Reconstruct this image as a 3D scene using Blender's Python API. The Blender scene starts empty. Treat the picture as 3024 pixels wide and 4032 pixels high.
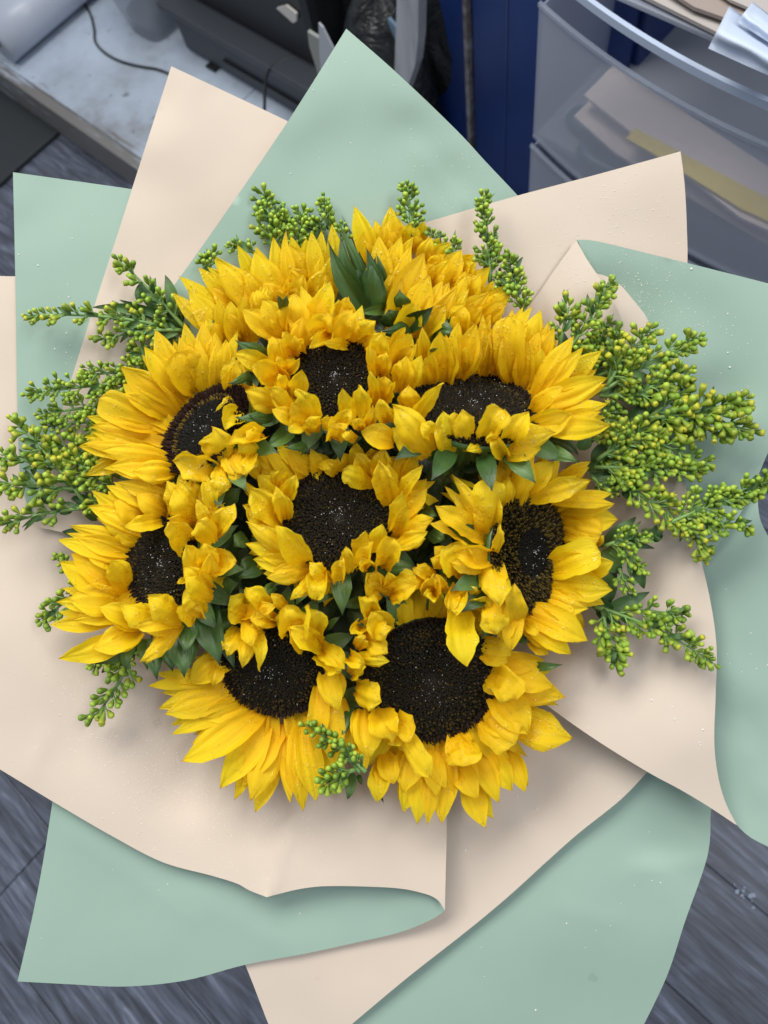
import bpy, bmesh, math, random
from mathutils import Vector, Matrix, noise
from mathutils.geometry import delaunay_2d_cdt
random.seed(7)
sc = bpy.context.scene
COL = sc.collection
PI = math.pi

# ------------------------------------------------------------------ camera
FOC = 2967.0                                    # focal length measured in photograph pixels (3024 x 4032)
Zw = Vector((-.1345, .34, .932)).normalized()
Xw = Vector((.78, -.62, .339)); Xw = (Xw - Zw * Xw.dot(Zw)).normalized()
Yw = Zw.cross(Xw)
R = Matrix((Xw, Yw, Zw))                        # camera axes -> world axes
CAM = Vector((0, 0, 1.25))
cam_d = bpy.data.cameras.new('camera'); cam = bpy.data.objects.new('camera', cam_d)
COL.objects.link(cam)
cam.matrix_world = Matrix.Translation(CAM) @ R.to_4x4()
cam_d.sensor_fit = 'VERTICAL'; cam_d.sensor_height = 36; cam_d.sensor_width = 27
cam_d.lens = 36 * FOC / 4032
cam_d.clip_start = .02; cam_d.clip_end = 60
cam_d.dof.use_dof = True; cam_d.dof.focus_distance = .55; cam_d.dof.aperture_fstop = 7.0
sc.camera = cam

# ------------------------------------------------------------------ world and lamps (indoor shop, cool ceiling tubes, plus added fill lamps)
w = bpy.data.worlds.new('World'); sc.world = w; w.use_nodes = True
bg = w.node_tree.nodes['Background']
bg.inputs[0].default_value = (.80, .86, .98, 1); bg.inputs[1].default_value = .50

def lamp(name, loc, target, sx, sy, watts, color):
    d = bpy.data.lights.new(name, 'AREA'); d.shape = 'RECTANGLE'; d.size = sx; d.size_y = sy
    d.energy = watts; d.color = color
    o = bpy.data.objects.new(name, d); COL.objects.link(o); o.location = loc
    o.rotation_euler = (Vector(target) - Vector(loc)).to_track_quat('-Z', 'Y').to_euler()
    return o
lamp('area_light', (-1.05, .35, 2.35), (-.15, .1, .7), 1.6, .8, 43, (1, .96, .89))
lamp('area_light', (.75, .75, 2.6), (-.1, .1, .7), 1.2, .4, 17, (.97, .98, 1))  # weaker fill added from the right, not a known tube
lamp('area_light', (-1.9, .9, 2.6), (-1.4, .6, 0), 1.2, .4, 3.5, (.74, .86, 1))  # added lamp that gives the background around the platform its bluish light
sc.view_settings.view_transform = 'Standard'; sc.view_settings.look = 'None'
sc.view_settings.exposure = 0; sc.view_settings.gamma = 1

# ------------------------------------------------------------------ measuring helpers
DEP = .56                                       # distance from lens to the bouquet's own plane
def cam_pt(px, py, h):                          # photograph pixel + height (m) above that plane -> camera frame
    d = DEP - h
    return Vector(((px - 1512) / FOC * d, -(py - 2016) / FOC * d, -d))
def W(v): return CAM + R @ v
def U(px, py, h): return W(cam_pt(px, py, h))
def ray(px, py): return R @ Vector(((px - 829.5) / 1627.7, -(py - 1106) / 1627.7, -1))   # px in the 1659-wide picture
def on_z(px, py, z):
    d = ray(px, py); return CAM + d * ((z - CAM.z) / d.z)
def on_y(px, py, y):
    d = ray(px, py); return CAM + d * ((y - CAM.y) / d.y)
K = 3024 / 1659.0

# ------------------------------------------------------------------ materials
def mat(name, color, rough=.5, **kw):
    m = bpy.data.materials.new(name); m.use_nodes = True
    b = m.node_tree.nodes['Principled BSDF']
    b.inputs['Base Color'].default_value = (*color, 1); b.inputs['Roughness'].default_value = rough
    for k, v in kw.items(): b.inputs[k.replace('_', ' ')].default_value = v
    return m
def N(m, t, **kw):
    n = m.node_tree.nodes.new(t)
    for k, v in kw.items(): setattr(n, k, v)
    return n
def L(m, a, b): m.node_tree.links.new(a, b)
def bsdf(m): return m.node_tree.nodes['Principled BSDF']
def ramp(m, fac, stops):
    r = N(m, 'ShaderNodeValToRGB'); e = r.color_ramp.elements
    while len(e) < len(stops): e.new(.5)
    for el, (p, c) in zip(e, stops): el.position = p; el.color = (*c, 1)
    L(m, fac, r.inputs[0]); return r
def noise_tex(m, scale, detail=4, rough=.5, coord='Object', vscale=None, dist=0):
    tc = N(m, 'ShaderNodeTexCoord'); t = N(m, 'ShaderNodeTexNoise')
    t.inputs['Scale'].default_value = scale; t.inputs['Detail'].default_value = detail
    t.inputs['Roughness'].default_value = rough; t.inputs['Distortion'].default_value = dist
    src = tc.outputs[coord]
    if vscale:
        mp = N(m, 'ShaderNodeMapping'); mp.inputs['Scale'].default_value = vscale; L(m, src, mp.inputs[0]); src = mp.outputs[0]
    L(m, src, t.inputs['Vector']); return t
def bump(m, height, strength, dist, normal=None):
    b = N(m, 'ShaderNodeBump'); b.inputs['Strength'].default_value = strength; b.inputs['Distance'].default_value = dist
    L(m, height, b.inputs['Height'])
    if normal: L(m, normal, b.inputs['Normal'])
    return b

def paper_mat(name, c, c2):
    m = mat(name, c, .48)
    bsdf(m).inputs['Specular IOR Level'].default_value = .35
    t = noise_tex(m, 9, 4); r = ramp(m, t.outputs[0], [(.3, c), (.7, c2)])
    sp = noise_tex(m, 55, 2, .4); r2 = ramp(m, sp.outputs[0], [(.77, (1, 1, 1)), (.80, (.80, .79, .77))])
    mx = N(m, 'ShaderNodeMixRGB', blend_type='MULTIPLY'); mx.inputs[0].default_value = .5
    L(m, r.outputs[0], mx.inputs[1]); L(m, r2.outputs[0], mx.inputs[2]); L(m, mx.outputs[0], bsdf(m).inputs['Base Color'])
    g = noise_tex(m, 1500, 3, .6); gb = noise_tex(m, 14, 2, .4)
    b1 = bump(m, gb.outputs[0], .12, .01); b2 = bump(m, g.outputs[0], .12, .0006, b1.outputs[0])
    L(m, b2.outputs[0], bsdf(m).inputs['Normal'])
    rr = ramp(m, gb.outputs[0], [(.3, (.42,) * 3), (.7, (.58,) * 3)]); L(m, rr.outputs[0], bsdf(m).inputs['Roughness'])
    return m
M = {}
M['peach'] = paper_mat('peach_paper', (.565, .478, .392), (.60, .51, .42))
M['mint'] = paper_mat('mint_paper', (.265, .378, .310), (.285, .400, .330))

def petal_mat():
    m = mat('sunflower_petal', (.9, .55, .01), .5, Specular_IOR_Level=.3)
    nt = m.node_tree
    uv = N(m, 'ShaderNodeUVMap'); sep = N(m, 'ShaderNodeSeparateXYZ'); L(m, uv.outputs[0], sep.inputs[0])
    r = ramp(m, sep.outputs[1], [(0, (.92, .50, .003)), (.14, (.97, .64, .005)), (.5, (.98, .735, .010)), (.97, (.98, .77, .022)), (1, (.70, .42, .02))])
    oi = N(m, 'ShaderNodeObjectInfo')
    hs = N(m, 'ShaderNodeHueSaturation'); L(m, r.outputs[0], hs.inputs['Color'])
    mr = N(m, 'ShaderNodeMapRange'); mr.inputs[3].default_value = .490; mr.inputs[4].default_value = .506
    L(m, oi.outputs['Random'], mr.inputs[0]); L(m, mr.outputs[0], hs.inputs['Hue'])
    # veins run along the petal
    mp = N(m, 'ShaderNodeMapping'); mp.inputs['Scale'].default_value = (38, 1.3, 1); L(m, uv.outputs[0], mp.inputs[0])
    v = N(m, 'ShaderNodeTexNoise'); v.inputs['Scale'].default_value = 1; v.inputs['Detail'].default_value = 3; L(m, mp.outputs[0], v.inputs[0])
    vr = ramp(m, v.outputs[0], [(.36, (.95, .84, .6)), (.50, (1, 1, 1))])
    mx = N(m, 'ShaderNodeMixRGB', blend_type='MULTIPLY'); mx.inputs[0].default_value = .95
    L(m, hs.outputs[0], mx.inputs[1]); L(m, vr.outputs[0], mx.inputs[2])
    L(m, mx.outputs[0], bsdf(m).inputs['Base Color'])
    # water beads as tiny domes
    tc = N(m, 'ShaderNodeTexCoord'); vo = N(m, 'ShaderNodeTexVoronoi'); vo.inputs['Scale'].default_value = 330
    L(m, tc.outputs['Object'], vo.inputs['Vector'])
    big = noise_tex(m, 30, 1); dm = N(m, 'ShaderNodeMath', operation='MULTIPLY_ADD'); dm.inputs[1].default_value = 1.3; dm.inputs[2].default_value = -.22
    L(m, big.outputs[0], dm.inputs[0])
    rad = N(m, 'ShaderNodeMath', operation='MULTIPLY'); L(m, dm.outputs[0], rad.inputs[0])
    sc_ = N(m, 'ShaderNodeSeparateColor'); L(m, vo.outputs['Color'], sc_.inputs[0]); L(m, sc_.outputs[0], rad.inputs[1])
    sb = N(m, 'ShaderNodeMath', operation='SUBTRACT', use_clamp=True); L(m, rad.outputs[0], sb.inputs[0]); L(m, vo.outputs['Distance'], sb.inputs[1])
    dome = N(m, 'ShaderNodeMath', operation='POWER'); dome.inputs[1].default_value = .5; L(m, sb.outputs[0], dome.inputs[0])
    b1 = bump(m, v.outputs[0], .6, .0013); b2 = bump(m, dome.outputs[0], .55, .0012, b1.outputs[0])
    L(m, b2.outputs[0], bsdf(m).inputs['Normal'])
    gt = N(m, 'ShaderNodeMath', operation='GREATER_THAN'); gt.inputs[1].default_value = .001; L(m, sb.outputs[0], gt.inputs[0])
    rg = N(m, 'ShaderNodeMapRange'); rg.inputs[3].default_value = .52; rg.inputs[4].default_value = .10; L(m, gt.outputs[0], rg.inputs[0])
    L(m, rg.outputs[0], bsdf(m).inputs['Roughness'])
    rs = N(m, 'ShaderNodeMapRange'); rs.inputs[3].default_value = .28; rs.inputs[4].default_value = 1.0; L(m, gt.outputs[0], rs.inputs[0])
    L(m, rs.outputs[0], bsdf(m).inputs['Specular IOR Level'])
    tr = N(m, 'ShaderNodeBsdfTranslucent'); tr.inputs[0].default_value = (.98, .69, .010, 1)
    ms = N(m, 'ShaderNodeMixShader'); ms.inputs[0].default_value = .42
    out = nt.nodes['Material Output']
    L(m, bsdf(m).outputs[0], ms.inputs[1]); L(m, tr.outputs[0], ms.inputs[2]); L(m, ms.outputs[0], out.inputs[0])
    return m
M['petal'] = petal_mat()

def leaf_mat(name, c, c2, rough=.38):
    m = mat(name, c, rough)
    uv = N(m, 'ShaderNodeUVMap'); sep = N(m, 'ShaderNodeSeparateXYZ'); L(m, uv.outputs[0], sep.inputs[0])
    t = noise_tex(m, 70, 4); oi = N(m, 'ShaderNodeObjectInfo')
    ad = N(m, 'ShaderNodeMath', operation='ADD'); L(m, t.outputs[0], ad.inputs[0]); L(m, oi.outputs['Random'], ad.inputs[1])
    hf = N(m, 'ShaderNodeMath', operation='MULTIPLY'); hf.inputs[1].default_value = .5; L(m, ad.outputs[0], hf.inputs[0])
    r = ramp(m, hf.outputs[0], [(.25, c), (.75, c2)])
    tip = ramp(m, sep.outputs[1], [(.72, (1, 1, 1)), (1, (.35, .28, .25))])
    mx = N(m, 'ShaderNodeMixRGB', blend_type='MULTIPLY'); mx.inputs[0].default_value = .9
    L(m, r.outputs[0], mx.inputs[1]); L(m, tip.outputs[0], mx.inputs[2]); L(m, mx.outputs[0], bsdf(m).inputs['Base Color'])
    mp = N(m, 'ShaderNodeMapping'); mp.inputs['Scale'].default_value = (14, 3, 1); L(m, uv.outputs[0], mp.inputs[0])
    v = N(m, 'ShaderNodeTexNoise'); v.inputs['Scale'].default_value = 1; L(m, mp.outputs[0], v.inputs[0])
    L(m, bump(m, v.outputs[0], .5, .001).outputs[0], bsdf(m).inputs['Normal'])
    return m
M['bract'] = leaf_mat('bract_green', (.030, .075, .016), (.085, .17, .035))
M['leaf'] = leaf_mat('goldenrod_leaf', (.035, .095, .020), (.085, .18, .038), .45)
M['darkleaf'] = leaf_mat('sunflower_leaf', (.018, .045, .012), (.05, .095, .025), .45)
def vcol_mat(name, rough, spec=.5, bstr=0):
    m = mat(name, (.5, .5, .5), rough); a = N(m, 'ShaderNodeAttribute', attribute_name='Col')
    L(m, a.outputs['Color'], bsdf(m).inputs['Base Color']); bsdf(m).inputs['Specular IOR Level'].default_value = spec
    return m
M['florets'] = vcol_mat('disc_florets', .6, .12)
M['buds'] = vcol_mat('goldenrod_buds', .45, .4)
M['disc'] = mat('disc_ground', (.012, .009, .005), .8)
M['stem'] = mat('green_stem', (.10, .20, .05), .5)
M['gstem'] = mat('goldenrod_stem', (.16, .29, .075), .5)
M['water'] = mat('water_bead', (.55, .58, .62), .06, Specular_IOR_Level=.9, Alpha=.8)
M['paperbead'] = mat('water_bead_on_paper', (.86, .84, .80), .12, Specular_IOR_Level=.9, Alpha=.8)

# ------------------------------------------------------------------ object helpers
def mesh_obj(name, verts, faces, m, parent=None, smooth=True, uvs=None, cols=None, origin=None):
    me = bpy.data.meshes.new(name)
    og = origin if origin is not None else (parent.matrix_world.translation.copy() if parent else Vector((0, 0, 0)))
    if parent is not None and origin is None: og = WORLD_LOC[parent.name]
    me.from_pydata([tuple(Vector(v) - og) for v in verts], [], faces)
    for mm in (m if isinstance(m, (list, tuple)) else [m]): me.materials.append(mm)
    if smooth: me.polygons.foreach_set('use_smooth', [True] * len(me.polygons))
    if uvs:
        ul = me.uv_layers.new(name='UVMap'); d = [0.0] * (2 * len(me.loops))
        vi = [0] * len(me.loops); me.loops.foreach_get('vertex_index', vi)
        for i, v in enumerate(vi): d[2 * i], d[2 * i + 1] = uvs[v]
        ul.data.foreach_set('uv', d)
    if cols:
        ca = me.color_attributes.new('Col', 'FLOAT_COLOR', 'POINT')
        ca.data.foreach_set('color', [c for v in cols for c in (*v, 1)])
    me.update()
    o = bpy.data.objects.new(name, me); COL.objects.link(o)
    if parent is not None: o.parent = parent; o.location = (0, 0, 0)
    if parent is None: o.location = og
    WORLD_LOC[o.name] = og
    return o
WORLD_LOC = {}
def empty(name, loc):
    o = bpy.data.objects.new(name, None); COL.objects.link(o); o.location = loc; o.empty_display_size = .02
    WORLD_LOC[o.name] = Vector(loc); return o
def tag(o, label=None, cat=None, group=None, kind=None):
    if label: o['label'] = label
    if cat: o['category'] = cat
    if group: o['group'] = group
    if kind: o['kind'] = kind
    return o
class MB:                                       # collects geometry for one mesh
    def __init__(s): s.v = []; s.f = []; s.c = []; s.u = []
    def add(s, vs, fs, col=None):
        n = len(s.v); s.v += [Vector(v) for v in vs]; s.f += [tuple(i + n for i in f) for f in fs]
        if col is not None: s.c += (col if isinstance(col, list) else [col] * len(vs))
    def tube(s, pts, rads, k=6, col=None, cap=True):
        n = len(s.v); m = len(pts); ref = None
        for i, p in enumerate(pts):
            t = (pts[min(i + 1, m - 1)] - pts[max(i - 1, 0)])
            t = t.normalized() if t.length > 1e-9 else Vector((0, 0, 1))
            if ref is None: ref = t.orthogonal().normalized()
            a = (ref - t * ref.dot(t)).normalized(); b = t.cross(a); ref = a
            for j in range(k):
                q = 2 * PI * j / k; s.v.append(p + (a * math.cos(q) + b * math.sin(q)) * rads[i])
                if col is not None: s.c.append(col)
        for i in range(m - 1):
            for j in range(k):
                s.f.append((n + i * k + j, n + i * k + (j + 1) % k, n + (i + 1) * k + (j + 1) % k, n + (i + 1) * k + j))
        if cap:
            s.f.append(tuple(n + j for j in range(k))[::-1]); s.f.append(tuple(n + (m - 1) * k + j for j in range(k)))
    def box(s, lo, hi, rot=0, piv=None, bev=0):
        lo = Vector(lo); hi = Vector(hi); bm = bmesh.new(); bmesh.ops.create_cube(bm, size=1)
        for v in bm.verts: v.co = Vector(((lo.x + hi.x) / 2 + v.co.x * (hi.x - lo.x), (lo.y + hi.y) / 2 + v.co.y * (hi.y - lo.y), (lo.z + hi.z) / 2 + v.co.z * (hi.z - lo.z)))
        if bev: bmesh.ops.bevel(bm, geom=bm.edges[:], offset=bev, segments=2, affect='EDGES', profile=.6)
        if rot:
            pv = Vector(piv) if piv else (lo + hi) / 2
            bmesh.ops.rotate(bm, verts=bm.verts, cent=pv, matrix=Matrix.Rotation(rot, 3, 'Z'))
        bm.verts.index_update(); s.add([v.co.copy() for v in bm.verts], [tuple(v.index for v in f.verts) for f in bm.faces]); bm.free()
    def blob(s, c, axis, r, ln, k=6, prof=None, col0=None, col1=None, cut=.75):
        # lathe along axis; prof: (t, radius factor)
        prof = prof or [(0, .0), (.12, .62), (.42, 1), (.75, .86), (.95, .5), (1, .0)]
        axis = axis.normalized(); a = axis.orthogonal().normalized(); b = axis.cross(a); n = len(s.v)
        for t, q in prof:
            p = c + axis * (t * ln)
            col = col0 if (t < cut or col1 is None) else col1
            if q == 0: s.v.append(p); 
            else:
                for j in range(k):
                    an = 2 * PI * j / k; s.v.append(p + (a * math.cos(an) + b * math.sin(an)) * r * q)
            if col0 is not None: s.c += [col] * (1 if q == 0 else k)
        idx = n; rows = []
        for t, q in prof:
            m = 1 if q == 0 else k; rows.append((idx, m)); idx += m
        for (i0, m0), (i1, m1) in zip(rows, rows[1:]):
            for j in range(k):
                j2 = (j + 1) % k
                if m0 == 1: s.f.append((i0, i1 + j, i1 + j2))
                elif m1 == 1: s.f.append((i0 + j, i1, i0 + j2))
                else: s.f.append((i0 + j, i1 + j, i1 + j2, i0 + j2))
    def build(s, name, m, parent=None, smooth=True, origin=None):
        return mesh_obj(name, s.v, s.f, m, parent, smooth, None, s.c or None, origin)

def bez(a, b, c, t): return a * ((1 - t) ** 2) + b * (2 * t * (1 - t)) + c * (t * t)
def lerp(a, b, t): return a + (b - a) * t

# ------------------------------------------------------------------ petals, bracts, leaves: one builder
def blade(name, parent, b, t, width, hb, ht, mid, m, bend=0, cup=.6, roll=0, twist=0, kind='petal', ns=14, nu=12, ruff=.0, rnd=random, curl=0):
    """b, t: base and tip (photograph px); hb, ht, mid: heights in m; width in px."""
    bx, by = b; tx, ty = t; dx, dy = tx - bx, ty - by; ln = math.hypot(dx, dy) or 1
    mx, my = (bx + tx) / 2 - dy / ln * bend, (by + ty) / 2 + dx / ln * bend
    pts = []
    for i in range(ns + 1):
        s = i / ns
        x = (1 - s) ** 2 * bx + 2 * s * (1 - s) * mx + s * s * tx
        y = (1 - s) ** 2 * by + 2 * s * (1 - s) * my + s * s * ty
        h = lerp(hb, ht, s) + mid * 4 * s * (1 - s) - curl * max(0, s - .7) ** 2 * 9
        pts.append(U(x, y, h))
    hw = width * (DEP - (hb + ht) / 2) / FOC / 2
    off = Vector((rnd.uniform(-50, 50), rnd.uniform(-50, 50), rnd.uniform(-50, 50)))
    vs = []; uv = []
    gph = rnd.uniform(.8, 1.3); gsh = rnd.uniform(-.4, .4)
    for i in range(ns + 1):
        s = i / ns; p = pts[i]
        T = (pts[min(i + 1, ns)] - pts[max(i - 1, 0)]).normalized()
        V = (CAM - p).normalized(); S = T.cross(V)
        if S.length < .05: S = T.orthogonal()
        S.normalize(); Nn = S.cross(T).normalized()
        a = roll + twist * (s - .3)
        S2 = S * math.cos(a) + Nn * math.sin(a); N2 = Nn * math.cos(a) - S * math.sin(a)
        if kind == 'petal':
            q = (.52 + .48 * math.sin(min(1, s / .45) * PI / 2)) if s < .45 else max(0, 1 - ((s - .45) / .55) ** 1.7) ** 1.0 * (1 + .10 * math.sin((s - .45) / .55 * PI))
        elif kind == 'blunt':
            q = (.45 + .55 * math.sin(min(1, s / .5) * PI / 2)) if s < .5 else max(0, 1 - ((s - .5) / .5) ** 5) ** .55
        elif kind == 'bract':
            q = (.8 + .2 * math.sin(min(1, s / .3) * PI / 2)) if s < .3 else max(0.02, (1 - ((s - .3) / .7)) ** 1.15 * (1 + .35 * math.sin((s - .3) / .7 * PI)))
            if s == 1: q = 0
        else:  # leaf
            q = math.sin(min(1, (s * .97 + .03)) ** .75 * PI) ** .85 if 0 < s < 1 else (.12 if s == 0 else 0)
            q = max(q, .08 if s < .5 else 0)
        wv = hw * q * (1 + .10 * noise.noise(off + Vector((s * 4, 0, 0))))
        cc = cup * (.55 + .45 * math.sin(min(1, s * 1.2) * PI)) if abs(cup) < 1.4 else cup * (1 - .25 * s)
        for j in range(nu + 1):
            u = -1 + 2 * j / nu
            if abs(cc) > .02: sx = math.sin(cc * u) / cc * wv; sz = (1 - math.cos(cc * u)) / cc * wv
            else: sx = u * wv; sz = 0
            g = 0
            if kind in ('petal', 'blunt'): g = .17 * wv * (abs(math.cos(u * PI * 1.15 * gph + gsh)) - .5) * (1 - s * .35) + .04 * wv * math.sin(u * 11 + gsh * 5)
            elif kind == 'leaf' or kind == 'bract': g = -.10 * wv * math.exp(-(u * 5) ** 2)
            rf = ruff * hw * noise.noise(off + Vector((s * 5.5, u * 1.2, 0))) * (.35 + abs(u))
            rf2 = .10 * hw * noise.noise(off + Vector((s * 3, u * 2, 9)))
            e = 1 + (.05 + ruff * .5) * noise.noise(off + Vector((s * 9, u, 4))) * abs(u)
            vs.append(p + S2 * sx * e + N2 * (sz + g + rf + rf2)); uv.append(((u + 1) / 2, s))
    fs = []
    for i in range(ns):
        for j in range(nu):
            a = i * (nu + 1) + j; fs.append((a, a + 1, a + nu + 2, a + nu + 1))
    return mesh_obj(name, vs, fs, m, parent, True, uv)

# ------------------------------------------------------------------ the sunflowers
# every line: base x y, tip x y, width [, lift of the tip mm, sideways bend, flag] measured on an enlarged part of the photograph
CR = {'A': (660, 780, .5003), 'B': (1300, 780, .5003), 'C': (290, 1230, .5003), 'D': (900, 1100, .5003), 'E': (1600, 1150, .5003),
      'F': (180, 1820, .5003), 'G': (920, 1720, .5003), 'H': (1650, 1750, .5003), 'I': (560, 2400, .5003), 'J': (1340, 2450, .5726)}
P1 = '''G
250 330 120 110 150 -8;500 330 170 120 150 -9;600 300 230 130 170 -8;640 300 330 60 120 -8;700 300 420 90 140 -8;800 290 560 150 150 -7
850 290 700 190 110 -5;600 185 765 258 70 4;900 280 850 120 130 0;980 280 960 35 110 2;1100 200 1080 90 90 2;1130 350 955 120 170 16
1140 365 858 265 150 20 -30;1160 370 1180 75 160 14;1290 420 1320 95 110 8;1330 380 1445 105 100 8;1240 560 1150 180 180 22;1260 560 1490 225 150 14
1270 640 1525 395 150 8;1330 700 1580 640 110 4;1300 800 1535 690 130 6;1250 880 1530 745 120 10;1240 780 1330 425 140 26
400 690 120 395 230 12;420 520 185 295 150 6;390 520 490 295 130 10;330 460 380 245 150 14 20;410 680 330 385 120 16;380 690 70 535 120 4;370 690 75 340 90 2
600 1005 98 665 190 14 -40;540 1010 150 965 150 8;600 1050 258 1110 150 8;600 1010 335 695 160 24 -25 c;620 1080 450 1285 100 10;680 1060 650 1285 130 12 10 c
760 1140 595 985 140 16;830 1130 865 950 100 18 0 c;900 1080 885 860 130 18;960 1000 1040 740 150 20;1010 1030 1090 820 110 22 0 c;1110 930 1170 685 140 24;1160 1010 1275 800 140 20 0 c;1060 1010 1000 960 100 22 0 c'''
P2 = '''D
300 260 220 80 110 -6;290 260 310 45 100 -8;250 300 190 90 90 -8;500 240 530 110 110 -6;400 450 108 235 160 0;450 450 270 155 210 2;520 450 520 115 210 2
690 440 800 15 180 4;560 570 590 290 180 6;890 330 925 138 120 0;760 420 785 258 170 14 0 c;900 500 1010 255 190 10 -40;980 500 1150 325 190 10
830 400 635 545 110 20 25;960 530 740 505 90 20 20;500 620 450 405 150 14;560 600 530 440 130 10;420 700 340 445 130 8;330 700 38 585 130 2 30;400 800 170 680 190 12 30 c
460 740 560 625 90 16;430 760 385 600 90 12;400 1000 130 880 150 4;470 890 395 740 110 16;520 1060 325 860 130 16;530 940 580 710 140 24;700 1115 530 860 170 22;560 1130 340 1020 120 8
600 1110 470 1200 130 8;690 1200 660 1075 130 16;770 1190 780 1068 110 18;830 1255 840 1130 130 16 0 c;860 1170 960 1020 130 20;960 1150 895 855 130 26;1050 1090 1030 830 150 24
1000 1275 915 1200 90 14;1050 1180 990 1095 110 16;1080 1180 1135 990 120 18;1160 1000 1110 710 110 26;1160 800 1105 515 100 18;1180 640 1200 420 150 12 20 c;1200 760 1240 570 130 14
1280 700 1440 425 160 8;1270 560 1395 375 90 6;1300 720 1483 510 100 4;1210 970 1230 760 200 16;1250 1130 1185 935 130 14;1350 890 1400 600 140 6;1380 900 1520 590 120 4;1310 800 1350 640 90 10'''
P3 = '''E
720 500 990 108 90 -6;900 600 1058 140 160 -4;760 640 835 130 120 -6;960 760 1120 225 110 0 20;980 700 1165 275 110 1;900 780 1045 305 150 -2;1100 800 1540 460 150 -4
440 330 455 110 110 -6;990 860 1318 345 160 2 -15;1000 880 1398 428 120 3;1010 900 1585 675 180 2 -15;1100 900 1580 722 90 -2;1150 960 1588 878 120 0;1100 1080 1602 1050 160 -2 15
980 960 1240 745 140 14 -15;970 1060 1305 960 190 8;790 1200 1172 1105 180 8;790 1290 1060 1225 150 6 -15;780 1230 965 945 200 16 -25
590 650 745 225 140 4 -10;500 640 620 300 130 2;600 600 603 165 75 -2;920 780 960 375 150 4 -10;830 745 810 185 215 6 -15 b;700 640 700 240 120 2;380 710 550 240 180 6 20;450 690 470 420 110 2
280 740 268 305 180 8;330 740 385 315 90 4;170 640 125 275 100 2;190 745 190 470 120 4;150 750 95 555 120 6;60 1025 292 712 150 18 -50;30 960 20 730 150 12;190 1270 -110 885 240 10 10;-100 1180 -360 1100 170 8 20
240 1140 110 1030 120 16;330 1260 290 935 190 20;420 1160 375 945 110 18;500 1230 440 922 190 22;600 1180 770 925 210 24 -30;700 1200 660 1100 100 18;660 1165 470 1250 100 12;770 1290 690 1125 110 12 0 c;820 1040 640 1000 90 10'''
P4 = '''C
1000 620 870 80 140 -3;1060 590 1015 70 140 -2;1120 580 1110 145 150 -1;960 620 830 190 100 -3;880 690 640 133 180 -3;1060 580 900 250 150 -1;1180 590 1200 210 130 0;1250 640 1250 350 150 2;1330 580 1420 930 210 -4
970 620 805 315 250 3 0 b;870 690 555 268 160 -2;840 740 365 440 130 -2;800 800 372 425 200 1 20;700 900 200 675 220 1 -30 b;690 960 98 815 130 -1 -20;680 1000 145 885 130 0
670 1040 38 1055 180 0 -20;720 1120 75 1030 110 -3;500 1150 85 1285 100 -5 25;780 1170 215 1085 170 4;790 1210 280 1205 160 5;800 1255 465 1255 170 7;1100 1240 780 1170 180 14 20 c
1150 1185 1090 898 270 20;1190 1200 1150 1450 180 14;1330 780 1190 925 140 18 20 c;1500 960 1215 1040 140 18 0 c;1450 1130 1300 990 160 16;1250 1085 1355 1285 160 18;1420 1100 1345 1280 120 20;1470 1010 1350 930 130 20 15;1290 700 1300 900 110 12;1240 1200 1330 1340 120 8'''
P5 = '''F
1000 290 560 155 120 0;900 360 475 183 110 -3;960 390 710 248 170 6;940 230 795 160 80 8;760 520 358 218 130 -2;700 430 488 225 110 0;820 420 535 300 190 3;800 560 333 345 150 -2 30;780 610 430 385 200 0
940 440 608 502 130 12 -30;720 660 185 500 120 -3;720 680 160 558 80 -4;700 700 245 595 150 0;690 770 92 608 140 -2;660 820 300 700 170 0;600 1060 125 840 130 -3;620 1040 108 780 210 2 -20;640 1020 510 775 210 12 40
600 1085 78 1100 130 -3 -25;600 1110 183 1080 220 3 20;560 1225 35 1275 130 -4 -30;750 1275 418 1140 160 8 20;950 1265 588 1118 210 14 -20;640 1250 208 1248 90 -2 40;700 1350 100 1545 170 0 -40;740 1320 370 1465 190 5 -30
1060 1265 690 1300 130 10 20;1060 1270 738 1575 130 12 -40;1080 1240 800 1050 200 18;1000 1060 795 1075 60 20;1240 1205 1100 1000 180 14;1180 1225 1130 1100 150 16 0 c
1080 450 950 145 170 10;1200 450 1040 130 170 12;1150 420 1050 95 120 8;1320 470 1255 80 120 10;1190 470 1020 200 220 12;1150 500 955 440 140 16;1330 570 1485 325 160 14;1110 675 965 470 240 20 -20;1330 570 1180 290 110 16
1330 640 1185 470 190 20;1290 920 1100 640 220 22 -20;1290 850 1245 635 170 20;1310 780 1505 780 190 10 0 c;1290 1015 1085 820 170 20;1310 1065 1100 900 190 22;1130 900 1030 950 50 22 -15;1240 960 1290 720 140 24'''
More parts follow.
